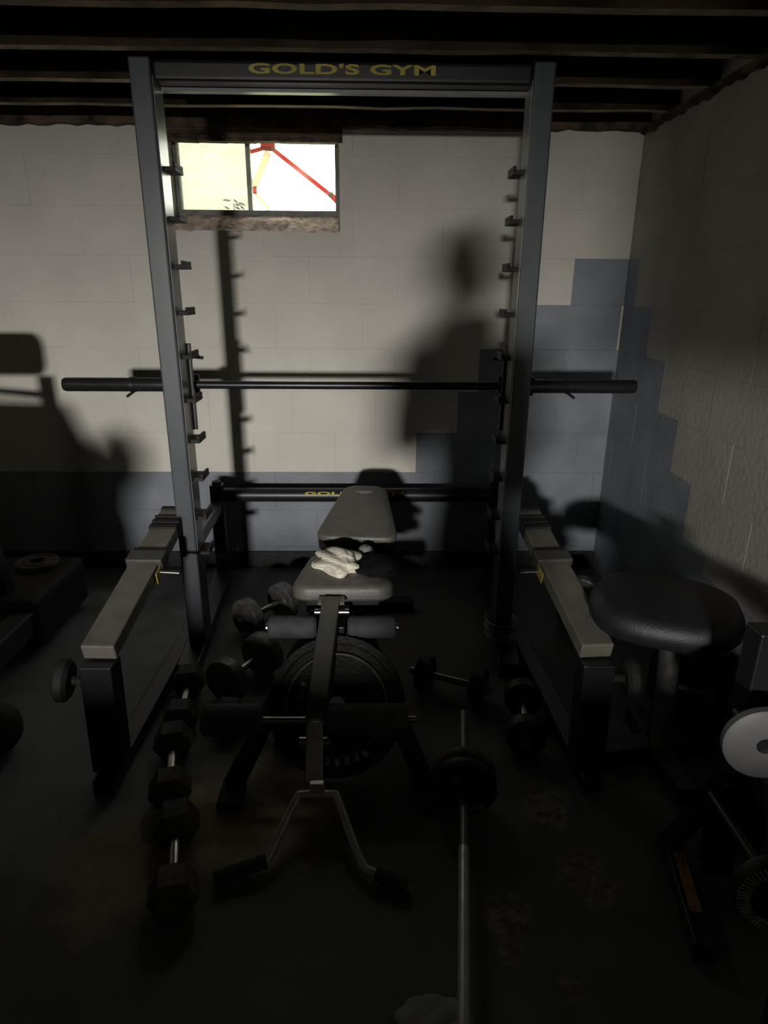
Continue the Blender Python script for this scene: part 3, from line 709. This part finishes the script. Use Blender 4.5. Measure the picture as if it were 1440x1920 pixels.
# ------------------------------------------------------------------ weight plates
def plate_parts(parent, R, th_, hole, m, rim=0.03, axis=(0, 1, 0), grooves=True):
    h = th_/2
    prof = [(hole, -h), (hole+0.022, -h), (hole+0.026, -h*0.55), (R-rim, -h*0.55), (R-rim+0.006, -h), (R-0.003, -h), (R, -h+0.004), (R, h-0.004), (R-0.003, h), (R-rim+0.006, h), (R-rim, h*0.55), (hole+0.026, h*0.55), (hole+0.022, h), (hole, h)]
    bm = new_bm(); lathe(bm, prof, axis, (0, 0, 0), 48, closed=True)
    return obj('disc', bm, m, parent, smooth=True)
big = thing('weight_plate', 'large black weight plate standing on the floor behind the bench lever', 'weight plate', (-0.110, 1.690, 0.178), (math.radians(-40), 0, 0))
plate_parts(big, 0.212, 0.034, 0.026, M['blackiron'])
bm = new_bm(); lathe(bm, [(0.150, -0.020), (0.153, -0.0225), (0.156, -0.020), (0.153, -0.010)], (0, 1, 0), (0, 0, 0), 48, closed=True)
obj('raised_ring', bm, M['iron'], big)
rnd = random.Random(11)
for a0, a1, rr in ((150, 196, 0.118), (262, 306, 0.168)):      # worn raised marks round the face
    a = a0
    while a < a1:
        w_ = rnd.uniform(3, 6); ar = math.radians(a); hh = 0.022
        mtx = Matrix.Rotation(-ar, 4, 'Y') @ Matrix.Translation((rr, -0.0115, 0))
        bm = new_bm(); bx(bm, -hh/2, hh/2, -0.003, 0.003, -0.008, 0.008, mtx)
        obj('raised_mark', bm, M['mark'], big, bevel=0.002)
        a += 10

def round_dumbbell(loc, rot, label, R=0.083, m='iron', group='round dumbbells around the rack', gap=0.075, th_=0.05):
    t = thing('dumbbell', label, 'dumbbell', loc, rot, group)
    bm = new_bm(); tube(bm, [(-gap-th_-0.03, 0, 0), (gap+th_+0.03, 0, 0)], 0.013, 16); obj('handle', bm, M['chrome'], t, smooth=True)
    for s in (-1, 1):
        bm = new_bm()
        lathe(bm, [(0, gap), (R*0.45, gap), (R*0.5, gap+0.004), (R*0.80, gap+0.004), (R*0.84, gap), (R-0.006, gap), (R, gap+0.005), (R, gap+th_-0.005), (R-0.006, gap+th_), (R*0.84, gap+th_), (R*0.80, gap+th_-0.005), (R*0.5, gap+th_-0.005), (R*0.42, gap+th_), (0, gap+th_)], (s, 0, 0), (0, 0, 0), 36)
        h = obj('head', bm, M[m], t, smooth=True)
        bm = new_bm(); lathe(bm, [(0, gap+th_), (0.022, gap+th_), (0.022, gap+th_+0.016), (0, gap+th_+0.016)], (s, 0, 0), (0, 0, 0), 6); obj('end_nut', bm, M['dullsteel'], t)
    return t
d1 = round_dumbbell((-0.465, 2.05, 0.085), (0, 0, math.radians(62)), 'round grey iron dumbbell on the floor left of the bench, rims catching light')
d2 = dup(d1, (-0.46, 2.50, 0.085), (0, 0, math.radians(50)), 'round grey iron dumbbell on the floor behind the left rack post')
d3 = round_dumbbell((0.285, 1.99, 0.066), (0, 0, math.radians(-24)), 'small black round dumbbell on the floor right of the bench', 0.064, 'blackiron')
d4 = dup(d3, (0.505, 1.785, 0.066), (0, 0, math.radians(80)), 'small black round dumbbell beside the foot of the right rack post')
d5 = dup(d1, (0.92, 2.55, 0.085), (0, 0, math.radians(65)), 'round grey iron dumbbell on the floor between the rack and the right wall')

# hex dumbbells in a row on the left
def hexhead(bm, y0, y1, r):
    n = 6; prof = [(r*0.75, y0), (r, y0+0.014), (r, y1-0.014), (r*0.75, y1)]
    R_ = []
    for rr, yy in prof: R_.append([bm.verts.new((rr*math.cos(PI/3*k), yy, rr*math.sin(PI/3*k))) for k in range(6)])
    for i in range(3):
        for k in range(6): bm.faces.new((R_[i][k], R_[i][(k+1) % 6], R_[i+1][(k+1) % 6], R_[i+1][k]))
    bm.faces.new(R_[0][::-1]); bm.faces.new(R_[-1]); bmesh.ops.recalc_face_normals(bm, faces=bm.faces)
hexd = thing('dumbbell', 'x', 'dumbbell', (-0.495, 1.250, 0.052), (0, 0, math.radians(14)), 'hex dumbbells in a row left of the bench')
bm = new_bm(); tube(bm, [(0, -0.07, 0), (0, 0, 0), (0, 0.07, 0)], [0.012, 0.016, 0.012], 16); obj('handle', bm, M['chrome'], hexd, smooth=True)
for a, b in ((-0.15, -0.062), (0.062, 0.15)):
    bm = new_bm(); hexhead(bm, a, b, 0.060); obj('head', bm, M['hexrubber'], hexd, bevel=0.003)
hexd['label'] = 'black hex dumbbell nearest the camera in the left row'
dup(hexd, (-0.60, 1.580, 0.052), (0, 0, math.radians(14)), 'black hex dumbbell in the middle of the left row, beside the foam roller')
dup(hexd, (-0.65, 1.905, 0.052), (0, 0, math.radians(8)), 'black hex dumbbell at the far end of the left row, by the rack rail')
dup(hexd, (-0.375, 1.79, 0.052), (0, 0, math.radians(80)), 'black hex dumbbell lying crosswise next to the left row')

# ------------------------------------------------------------------ thin barbell on the floor at centre right
lb = thing('barbell', 'thin worn steel barbell on the floor pointing at the camera, right of the bench', 'barbell', (0.272, 1.56, 0.094), (0, 0, math.radians(172.4)))
# local +y points toward the camera after the turn
bm = new_bm(); tube(bm, [(0, -0.20, 0), (0, 0.34, 0)], 0.0125, 18); obj('shaft', bm, M['dullsteel'], lb, smooth=True)
bm = new_bm(); tube(bm, [(0, 0.34, 0), (0, 1.02, 0)], 0.0132, 18); o = obj('shaft', bm, M['brightsteel'], lb, smooth=True); o['label'] = 'lit length of the shaft, its light put into the steel colour'  # near length made brighter: the light on it is put into the steel
bm = new_bm(); lathe(bm, [(0.013, 0.150), (0.022, 0.150), (0.022, 0.185), (0.013, 0.185)], (0, 1, 0), (0, 0, 0), 20, closed=True); obj('collar', bm, M['blackiron'], lb, smooth=True)
lp = thing('weight_plate', 'small dark weight plate on the thin barbell standing on the floor', 'weight plate', (0.260, 1.475, 0.094), (0, 0, math.radians(172.4)))
plate_parts(lp, 0.092, 0.026, 0.014, M['rust'], 0.018)
lp2 = thing('weight_plate', 'second small plate pushed against the first on the thin barbell', 'weight plate', (0.2545, 1.433, 0.094), (0, 0, math.radians(172.4)))
plate_parts(lp2, 0.092, 0.026, 0.014, M['blackiron'], 0.018)
bm = new_bm(); blob(bm, (0, 0, 0), 0.065, 0.045, 0.018, 0.45, 21, 4)
tag(obj('cloth', bm, M['greycloth']), 'crumpled grey rag on the floor at the bottom edge beside the thin barbell', 'cloth').location = (0.118, 0.875, 0.014)

# ------------------------------------------------------------------ padded machine seat at right
sd = thing('padded_stool', 'black padded exercise seat on a steel post by the right wall', 'exercise seat', (0, 0, 0))
out = [(0.205*math.copysign(abs(math.cos(2*PI*k/40))**0.75, math.cos(2*PI*k/40)), 0.155*math.copysign(abs(math.sin(2*PI*k/40))**0.8, math.sin(2*PI*k/40))) for k in range(40)]
MS = Matrix.Translation((0.835, 1.63, 0.50)) @ Matrix.Rotation(math.radians(-22), 4, 'Z') @ Matrix.Rotation(math.radians(6), 4, 'X')
pad(out, 0.085, MS, M['darkpad'], 'seat', sd, lip=0.04)
bm = new_bm(); tube(bm, [(0.90, 1.64, 0.04), (0.87, 1.64, 0.50)], 0.030, 20); obj('post', bm, M['dullsteel'], sd, smooth=True)
bm = new_bm(); beam(bm, (0.70, 1.64, 0.03), (1.10, 1.70, 0.03), 0.07, 0.06); beam(bm, (0.90, 1.45, 0.03), (0.90, 1.85, 0.03), 0.06, 0.06); obj('base', bm, M['black'], sd, bevel=0.004)
bm = new_bm(); bx(bm, 0.80, 0.93, 1.56, 1.72, 0.485, 0.51); obj('seat_plate', bm, M['black'], sd)
bm = new_bm(); tube(bm, [(0.90, 1.60, 0.30), (0.96, 1.56, 0.30)], 0.008, 10); lathe(bm, [(0, 0), (0.02, 0), (0.02, 0.025), (0, 0.025)], (0.7, -0.6, 0), (0.96, 1.56, 0.30), 14); obj('adjust_knob', bm, M['matte'], sd)
# black box by the wall beyond the seat
bx_t = thing('storage_box', 'black plastic box on the floor against the right wall beyond the seat', 'box', (1.085, 1.90, 0), (0, 0, 0))
bm = new_bm(); bx(bm, -0.085, 0.085, -0.10, 0.10, 0, 0.26); obj('body', bm, M['matte'], bx_t, bevel=0.01)
bm = new_bm(); bx(bm, -0.09, 0.09, -0.105, 0.105, 0.26, 0.285); obj('lid', bm, M['black'], bx_t, bevel=0.006)

# ------------------------------------------------------------------ weight tree at the right edge
tr = thing('weight_tree', 'black steel weight plate tree at the right edge of the frame', 'weight tree', (0, 0, 0))
TX, TY = 0.845, 1.16
bm = new_bm(); beam(bm, (TX, TY+0.04, 0.05), (TX, TY+0.04, 0.72), 0.06, 0.06); obj('post', bm, M['black'], tr, bevel=0.004)
for s in (-1, 1):
    bm = new_bm(); beam(bm, (TX+s*0.02, TY+0.03, 0.34), (TX+s*0.03+(-0.045 if s < 0 else 0.14), TY+0.03+(0.10 if s<0 else 0.12), 0.02), 0.05, 0.045); obj('leg', bm, M['black'], tr, bevel=0.004)
bm = new_bm(); beam(bm, (TX-0.055, TY+0.16, 0.025), (TX-0.115, TY-0.16, 0.025), 0.05, 0.05); fr = obj('base_rail', bm, M['black'], tr, bevel=0.004)
bm = new_bm(); beam(bm, (TX-0.062, TY+0.10, 0.052), (TX-0.10, TY-0.08, 0.052), 0.025, 0.004); o = obj('label_strip', bm, M['orange'], fr); o['label'] = 'worn orange label strip'
for zz, yy, xx in ((0.515, 1.083, TX-0.035), (0.285, 0.925, TX-0.05)):
    bm = new_bm(); tube(bm, [(xx, TY+0.03, zz), (xx, yy, zz)], 0.0125, 16); obj('peg', bm, M['black'], tr, smooth=True)
wp = thing('weight_plate', 'pale grey weight plate on the upper peg of the plate tree', 'weight plate', (TX-0.035, 1.085, 0.517), (0, 0, math.radians(-10)))
bm = new_bm(); lathe(bm, [(0.018, -0.012), (0.03, -0.013), (0.074, -0.013), (0.082, -0.008), (0.082, 0.008), (0.074, 0.013), (0.03, 0.013), (0.018, 0.012)], (0, 1, 0), (0, 0, 0), 48, closed=True)
obj('disc', bm, M['whiteplate'], wp, smooth=True)
wp2 = thing('weight_plate', 'dark ribbed weight plate on the lower peg of the plate tree', 'weight plate', (TX-0.05, 0.93, 0.287), (0, 0, math.radians(-10)))
bm = new_bm(); lathe(bm, [(0.018, -0.012), (0.052, -0.012), (0.056, -0.016), (0.082, -0.016), (0.086, -0.010), (0.086, 0.012), (0.018, 0.012)], (0, 1, 0), (0, 0, 0), 48, closed=True)
obj('disc', bm, M['blackiron'], wp2, smooth=True)
bm = new_bm()
for k in range(56):
    a = 2*PI*k/56; mtx = Matrix.Rotation(a, 4, 'Y') @ Matrix.Translation((0.069, -0.0165, 0)); bx(bm, -0.012, 0.012, -0.0018, 0.0018, -0.0016, 0.0016, mtx)
o = obj('ribs', bm, M['mark'], wp2); o['kind'] = 'stuff'

# ------------------------------------------------------------------ treadmill at the left edge
tm = thing('treadmill', 'blue-grey treadmill deck along the left edge near the back wall', 'treadmill', (0, 0, 0))
bm = new_bm(); bx(bm, -2.02, -1.325, 1.20, 2.25, 0.10, 0.185); obj('deck', bm, M['treadblue'], tm, bevel=0.01)
for xa in (-2.02, -1.40):
    bm = new_bm(); bx(bm, xa, xa+0.085, 1.20, 2.25, 0.185, 0.205); obj('side_rail', bm, M['treadblue'], tm, bevel=0.006)
bm = new_bm(); bx(bm, -1.93, -1.405, 1.23, 2.24, 0.185, 0.190); obj('belt', bm, M['rubber'], tm)
bm = new_bm(); bx(bm, -2.04, -1.31, 2.25, 2.72, 0.03, 0.245); obj('motor_hood', bm, M['matte'], tm, bevel=0.03, seg=3)
for xa in (-2.0, -1.48):
    bm = new_bm(); beam(bm, (xa, 2.36, 0.20), (xa-0.01, 2.22, 1.06), 0.06, 0.07); obj('upright', bm, M['black'], tm, bevel=0.005)
    bm = new_bm(); tube(bm, smooth_path([(xa, 2.24, 1.00), (xa+0.02, 2.05, 1.0), (xa+0.02, 1.80, 0.96)]), 0.02, 14); obj('handrail', bm, M['rubber'], tm, smooth=True)
bm = new_bm(); vs = bx(bm, -2.0, -1.475, 2.14, 2.26, 1.07, 1.24); bmesh.ops.rotate(bm, verts=vs, cent=(-1.74, 2.2, 1.15), matrix=Matrix.Rotation(math.radians(-25), 3, 'X')); obj('console', bm, M['matte'], tm, bevel=0.045, seg=3)
bm = new_bm(); tube(bm, [(-1.78, 2.2, 1.01), (-1.45, 2.2, 0.985)], 0.014, 12); obj('grip_bar', bm, M['rubber'], tm, smooth=True)
bm = new_bm(); bx(bm, -1.95, -1.5, 1.22, 1.29, 0, 0.10); obj('foot', bm, M['rubber'], tm)
op = thing('weight_plate', 'small brown weight plate lying flat on the treadmill hood', 'weight plate', (-1.462, 2.60, 0.258), (PI/2, 0, 0))
plate_parts(op, 0.088, 0.024, 0.03, M['rust'], 0.02)
# round black ball at left edge of the frame
mb = thing('medicine_ball', 'round black ball on the floor at the left edge of the frame', 'ball', (-1.19, 1.70, 0.085))
bm = new_bm(); bmesh.ops.create_uvsphere(bm, u_segments=32, v_segments=20, radius=0.085); obj('shell', bm, M['rubber'], mb, smooth=True)
bm = new_bm(); lathe(bm, [(0.0845, -0.003), (0.0862, 0), (0.0845, 0.003)], (0.3, 0.2, 1), (0, 0, 0), 40); obj('seam', bm, M['matte'], mb, smooth=True)

# ------------------------------------------------------------------ made-up exercise bike (out of frame, added for a shadow on the wall)
eb = thing('shadow_bike', 'made-up dark exercise bike out of view, shadowing the back wall', 'exercise bike', (0, 0, 0))
bm = new_bm(); out = [(0.30*math.cos(2*PI*k/28), 0.30*math.sin(2*PI*k/28)+0.42) for k in range(28)]
f0 = [bm.verts.new((-1.34-p[0]*0.35, 0.35+p[0], p[1]*1.0)) for p in out]; f1 = [bm.verts.new((-1.50-p[0]*0.35, 0.30+p[0], p[1]*1.0)) for p in out]
bm.faces.new(f0); bm.faces.new(f1[::-1])
for k in range(28): bm.faces.new((f0[k], f1[k], f1[(k+1) % 28], f0[(k+1) % 28]))
bmesh.ops.recalc_face_normals(bm, faces=bm.faces); obj('shell', bm, M['matte'], eb, smooth=True)
bm = new_bm(); beam(bm, (-1.75, 0.1, 0.03), (-1.05, 0.3, 0.03), 0.06, 0.06); obj('foot', bm, M['black'], eb)
bm = new_bm(); tube(bm, [(-1.30, 0.30, 0.10), (-1.13, 0.28, 0.90)], 0.05, 14); obj('shadow_bike_seat_post', bm, M['black'], eb)
bm = new_bm(); blob(bm, (0, 0, 0), 0.085, 0.14, 0.10, 0.1, 3, 3); o = obj('shadow_bike_saddle', bm, M['darkpad'], eb, smooth=True); o.location = (-1.13, 0.28, 0.95)
bm = new_bm(); tube(bm, [(-1.45, 0.55, 0.5), (-1.50, 0.58, 0.98)], 0.03, 14); tube(bm, [(-1.70, 0.58, 1.0), (-1.36, 0.52, 1.0)], 0.017, 12); obj('shadow_bike_handlebar', bm, M['black'], eb)

# ------------------------------------------------------------------ made-up low rack beside the camera (out of frame), added to shade the foot of the right wall
sr = thing('shade_rack', 'made-up low black rack out of view, shading the foot of the right wall', 'rack', (0, 0, 0))
for x_ in (0.80, 1.10):
    for y_ in (0.15, 0.85):
        bm = new_bm(); bx(bm, x_-0.02, x_+0.02, y_-0.02, y_+0.02, 0, 0.70); obj('leg', bm, M['black'], sr)
for z_ in (0.15, 0.45, 0.68):
    bm = new_bm(); bx(bm, 0.78, 1.12, 0.13, 0.87, z_, z_+0.035); obj('shade_rack_shelf', bm, M['matte'], sr)
bm = new_bm(); bx(bm, 1.105, 1.12, 0.13, 0.87, 0.02, 0.70); obj('shade_rack_back_panel', bm, M['matte'], sr)

wb = thing('blocker', 'made-up long wooden workbench behind the camera', 'blocker', (0, 0, 0))  # added out of view to keep the lamp's low rays off the floor
bm = new_bm(); bx(bm, -3.2, 0.9, -2.3, -1.7, 0.965, 1.005); obj('blocker_top', bm, M['dim'], wb)
for k in range(6):
    bm = new_bm(); bx(bm, -3.15+k*0.67, -2.50+k*0.67, -2.25, -1.75, 0.0, 0.965); obj('blocker_base', bm, M['dim'], wb)
bt = struct(None or obj('shade_beam', one(bx, LW, RW, -4.05, -3.95, 1.642, 2.05), M['joist']), 'made-up timber beam behind the camera, dimming the top of the back wall', 'beam')  # unseen beam added to shade the top of the back wall
ds = thing('shade_stack', 'made-up covered stack out of view, shading the back wall at left', 'boxes', (0, 0, 0))  # unseen stack added, its profile cut to shade the back wall at left
bm = new_bm(); prof = [(-2.2, 0.0), (-1.13, 0.0), (-1.15, 0.60), (-1.25, 0.86), (-1.33, 1.06), (-2.2, 1.08)]
A = [bm.verts.new((x, 0.75, z)) for x, z in prof]; B = [bm.verts.new((x, 1.15, z)) for x, z in prof]
bm.faces.new(A); bm.faces.new(B[::-1])
for k in range(6): bm.faces.new((A[k], B[k], B[(k+1) % 6], A[(k+1) % 6]))
bmesh.ops.recalc_face_normals(bm, faces=bm.faces); obj('shade_stack_cover', bm, M['blackcloth'], ds, bevel=0.03, seg=3)
# made-up duct drop behind the camera, added unseen; keeps the lamp off the upper right wall
dc = thing('shade_duct', 'made-up boxed duct behind the camera, shading the upper right wall', 'duct', (0, 0, 0))
bm = new_bm(); bx(bm, 0.11, 1.175, -1.30, -1.0, 1.375, 2.055); obj('shade_duct_casing', bm, M['dim'], dc, bevel=0.01)
bm = new_bm(); bx(bm, 0.10, 1.176, -1.31, -0.99, 1.70, 1.72); obj('seam', bm, M['dim'], dc)

# work light on a tripod at the far end
wl = thing('work_light', 'work light on a tripod at the far end of the basement', 'lamp', (-0.87, -4.9, 0))
bm = new_bm(); bx(bm, -0.21, 0.21, -0.08, -0.012, 1.47, 1.75); obj('housing', bm, M['black'], wl, bevel=0.008)
bm = new_bm(); tube(bm, [(0, -0.05, 0.5), (0, -0.05, 1.47)], 0.014, 12); obj('pole', bm, M['black'], wl)
for k in range(3):
    a = 2*PI*k/3; bm = new_bm(); tube(bm, [(0, -0.05, 0.62), (0.4*math.cos(a), -0.05+0.4*math.sin(a), 0.01)], 0.010, 10); obj('leg', bm, M['black'], wl)

# ------------------------------------------------------------------ the person taking the picture (behind the camera; casts the shadow on the wall)
ps = thing('person', 'person in dark clothes standing and holding up a phone to take the picture', 'person', (0, 0, 0))
V = {}; E_ = []
J = [('pelvis', (-0.075, -0.36, 0.86), .135), ('waist', (-0.09, -0.36, 0.98), .13), ('chest', (-0.12, -0.35, 1.14), .14), ('upchest', (-0.14, -0.345, 1.25), .115),
     ('neck', (-0.14, -0.34, 1.37), .115), ('neck2', (-0.138, -0.34, 1.44), .10),
     ('shL', (-0.29, -0.345, 1.305), .070), ('elL', (-0.31, -0.24, 1.03), .042), ('wrL', (-0.10, -0.09, 1.21), .028),
     ('shR', (0.01, -0.345, 1.305), .070), ('elR', (0.08, -0.25, 1.02), .042), ('wrR', (0.085, -0.09, 1.21), .028),
     ('hipL', (-0.165, -0.36, 0.80), .10), ('knL', (-0.16, -0.35, 0.45), .066), ('anL', (-0.16, -0.38, 0.09), .042), ('toL', (-0.17, -0.22, 0.035), .032),
     ('hipR', (0.02, -0.36, 0.80), .10), ('knR', (0.03, -0.35, 0.45), .066), ('anR', (0.03, -0.38, 0.09), .042), ('toR', (0.04, -0.22, 0.035), .032)]
L_ = [('pelvis', 'waist'), ('waist', 'chest'), ('chest', 'upchest'), ('upchest', 'neck'), ('neck', 'neck2'), ('upchest', 'shL'), ('shL', 'elL'), ('elL', 'wrL'), ('upchest', 'shR'), ('shR', 'elR'), ('elR', 'wrR'),
      ('pelvis', 'hipL'), ('hipL', 'knL'), ('knL', 'anL'), ('anL', 'toL'), ('pelvis', 'hipR'), ('hipR', 'knR'), ('knR', 'anR'), ('anR', 'toR')]
def skin(name, J, L_, m, parent, sub=2):
    idx = {n: i for i, (n, p, r) in enumerate(J)}
    me = bpy.data.meshes.new(name); me.from_pydata([p for n, p, r in J], [(idx[a], idx[b]) for a, b in L_], [])
    o = bpy.data.objects.new(name, me); COL.objects.link(o); o.parent = parent
    o.modifiers.new('skin', 'SKIN'); sd_ = me.skin_vertices[0].data
    for i, (n, p, r) in enumerate(J): sd_[i].radius = (r, r); sd_[i].use_root = (i == 0)
    s = o.modifiers.new('sub', 'SUBSURF'); s.levels = sub; s.render_levels = sub
    me.materials.append(m)
    return o
skin('body', J, L_, M['shirt'], ps)
# head
bm = new_bm(); bmesh.ops.create_uvsphere(bm, u_segments=28, v_segments=20, radius=1.0)
for v in bm.verts:
    x, y, z = v.co; k = 1-0.28*max(0, -z)**1.5
    v.co = (x*0.073*k, y*0.092*(1-0.12*max(0, -z)), z*0.112)
    if y > 0.75 and abs(x) < 0.28 and -0.35 < z < 0.1: v.co.y += 0.016*(1-abs(x)/0.28)
h = obj('head', bm, M['skin'], ps, smooth=True); h.location = (-0.138, -0.315, 1.505)
bm = new_bm(); bmesh.ops.create_uvsphere(bm, u_segments=28, v_segments=16, radius=1.0)
for v in list(bm.verts):
    x, y, z = v.co; v.co = (x*0.094, y*0.105-0.010, z*0.125+0.008)
bmesh.ops.delete(bm, geom=[v for v in bm.verts if v.co.z < -0.03 or (v.co.y > 0.05 and v.co.z < 0.06)], context='VERTS')
obj('hair', bm, M['hair'], h, smooth=True)
for s in (-1, 1):
    bm = new_bm(); blob(bm, (s*0.074, -0.002, 0), 0.010, 0.018, 0.030, 0.0, 1, 2); obj('ear', bm, M['skin'], h, smooth=True)
    bm = new_bm(); blob(bm, (s*0.028, 0.082, 0.004), 0.012, 0.006, 0.007, 0.0, 1, 2); obj('eye', bm, M['hair'], h, smooth=True)
bm = new_bm(); blob(bm, (0, 0.080, -0.052), 0.022, 0.006, 0.006, 0.0, 1, 2); obj('mouth', bm, M['rust'], h, smooth=True)
for s, wx in ((-1, -0.10), (1, 0.085)):
    hx = s*0.050
    JJ = [('w', (wx*0.98, -0.10, 1.20), .026), ('p', (hx+s*0.012, -0.060, 1.275), .024), ('k', (hx, -0.052, 1.30), .020)]
    LL = [('w', 'p'), ('p', 'k')]
    for f_ in range(4):
        JJ += [('a%d' % f_, (hx+s*0.006, -0.062, 1.282+0.018*f_), .0085), ('b%d' % f_, (hx+s*0.0, -0.040, 1.288+0.018*f_), .008), ('c%d' % f_, (hx-s*0.018+s*0.002*f_, -0.036, 1.290+0.018*f_), .007)]
        LL += [('k' if f_ else 'p', 'a%d' % f_), ('a%d' % f_, 'b%d' % f_), ('b%d' % f_, 'c%d' % f_)]
    JJ += [('t1', (hx+s*0.002, -0.075, 1.285), .010), ('t2', (hx-s*0.018, -0.078, 1.315), .008)]
    LL += [('p', 't1'), ('t1', 't2')]
    skin('hand', JJ, LL, M['skin'], ps, 1)
ph = thing('phone', 'black phone held up in both hands', 'phone', (0, -0.055, 1.345), (math.radians(-19), 0, 0))
bm = new_bm(); bx(bm, -0.037, 0.037, -0.004, 0.004, -0.078, 0.078); obj('case', bm, M['black'], ph, bevel=0.003)

bpy.context.view_layer.update()
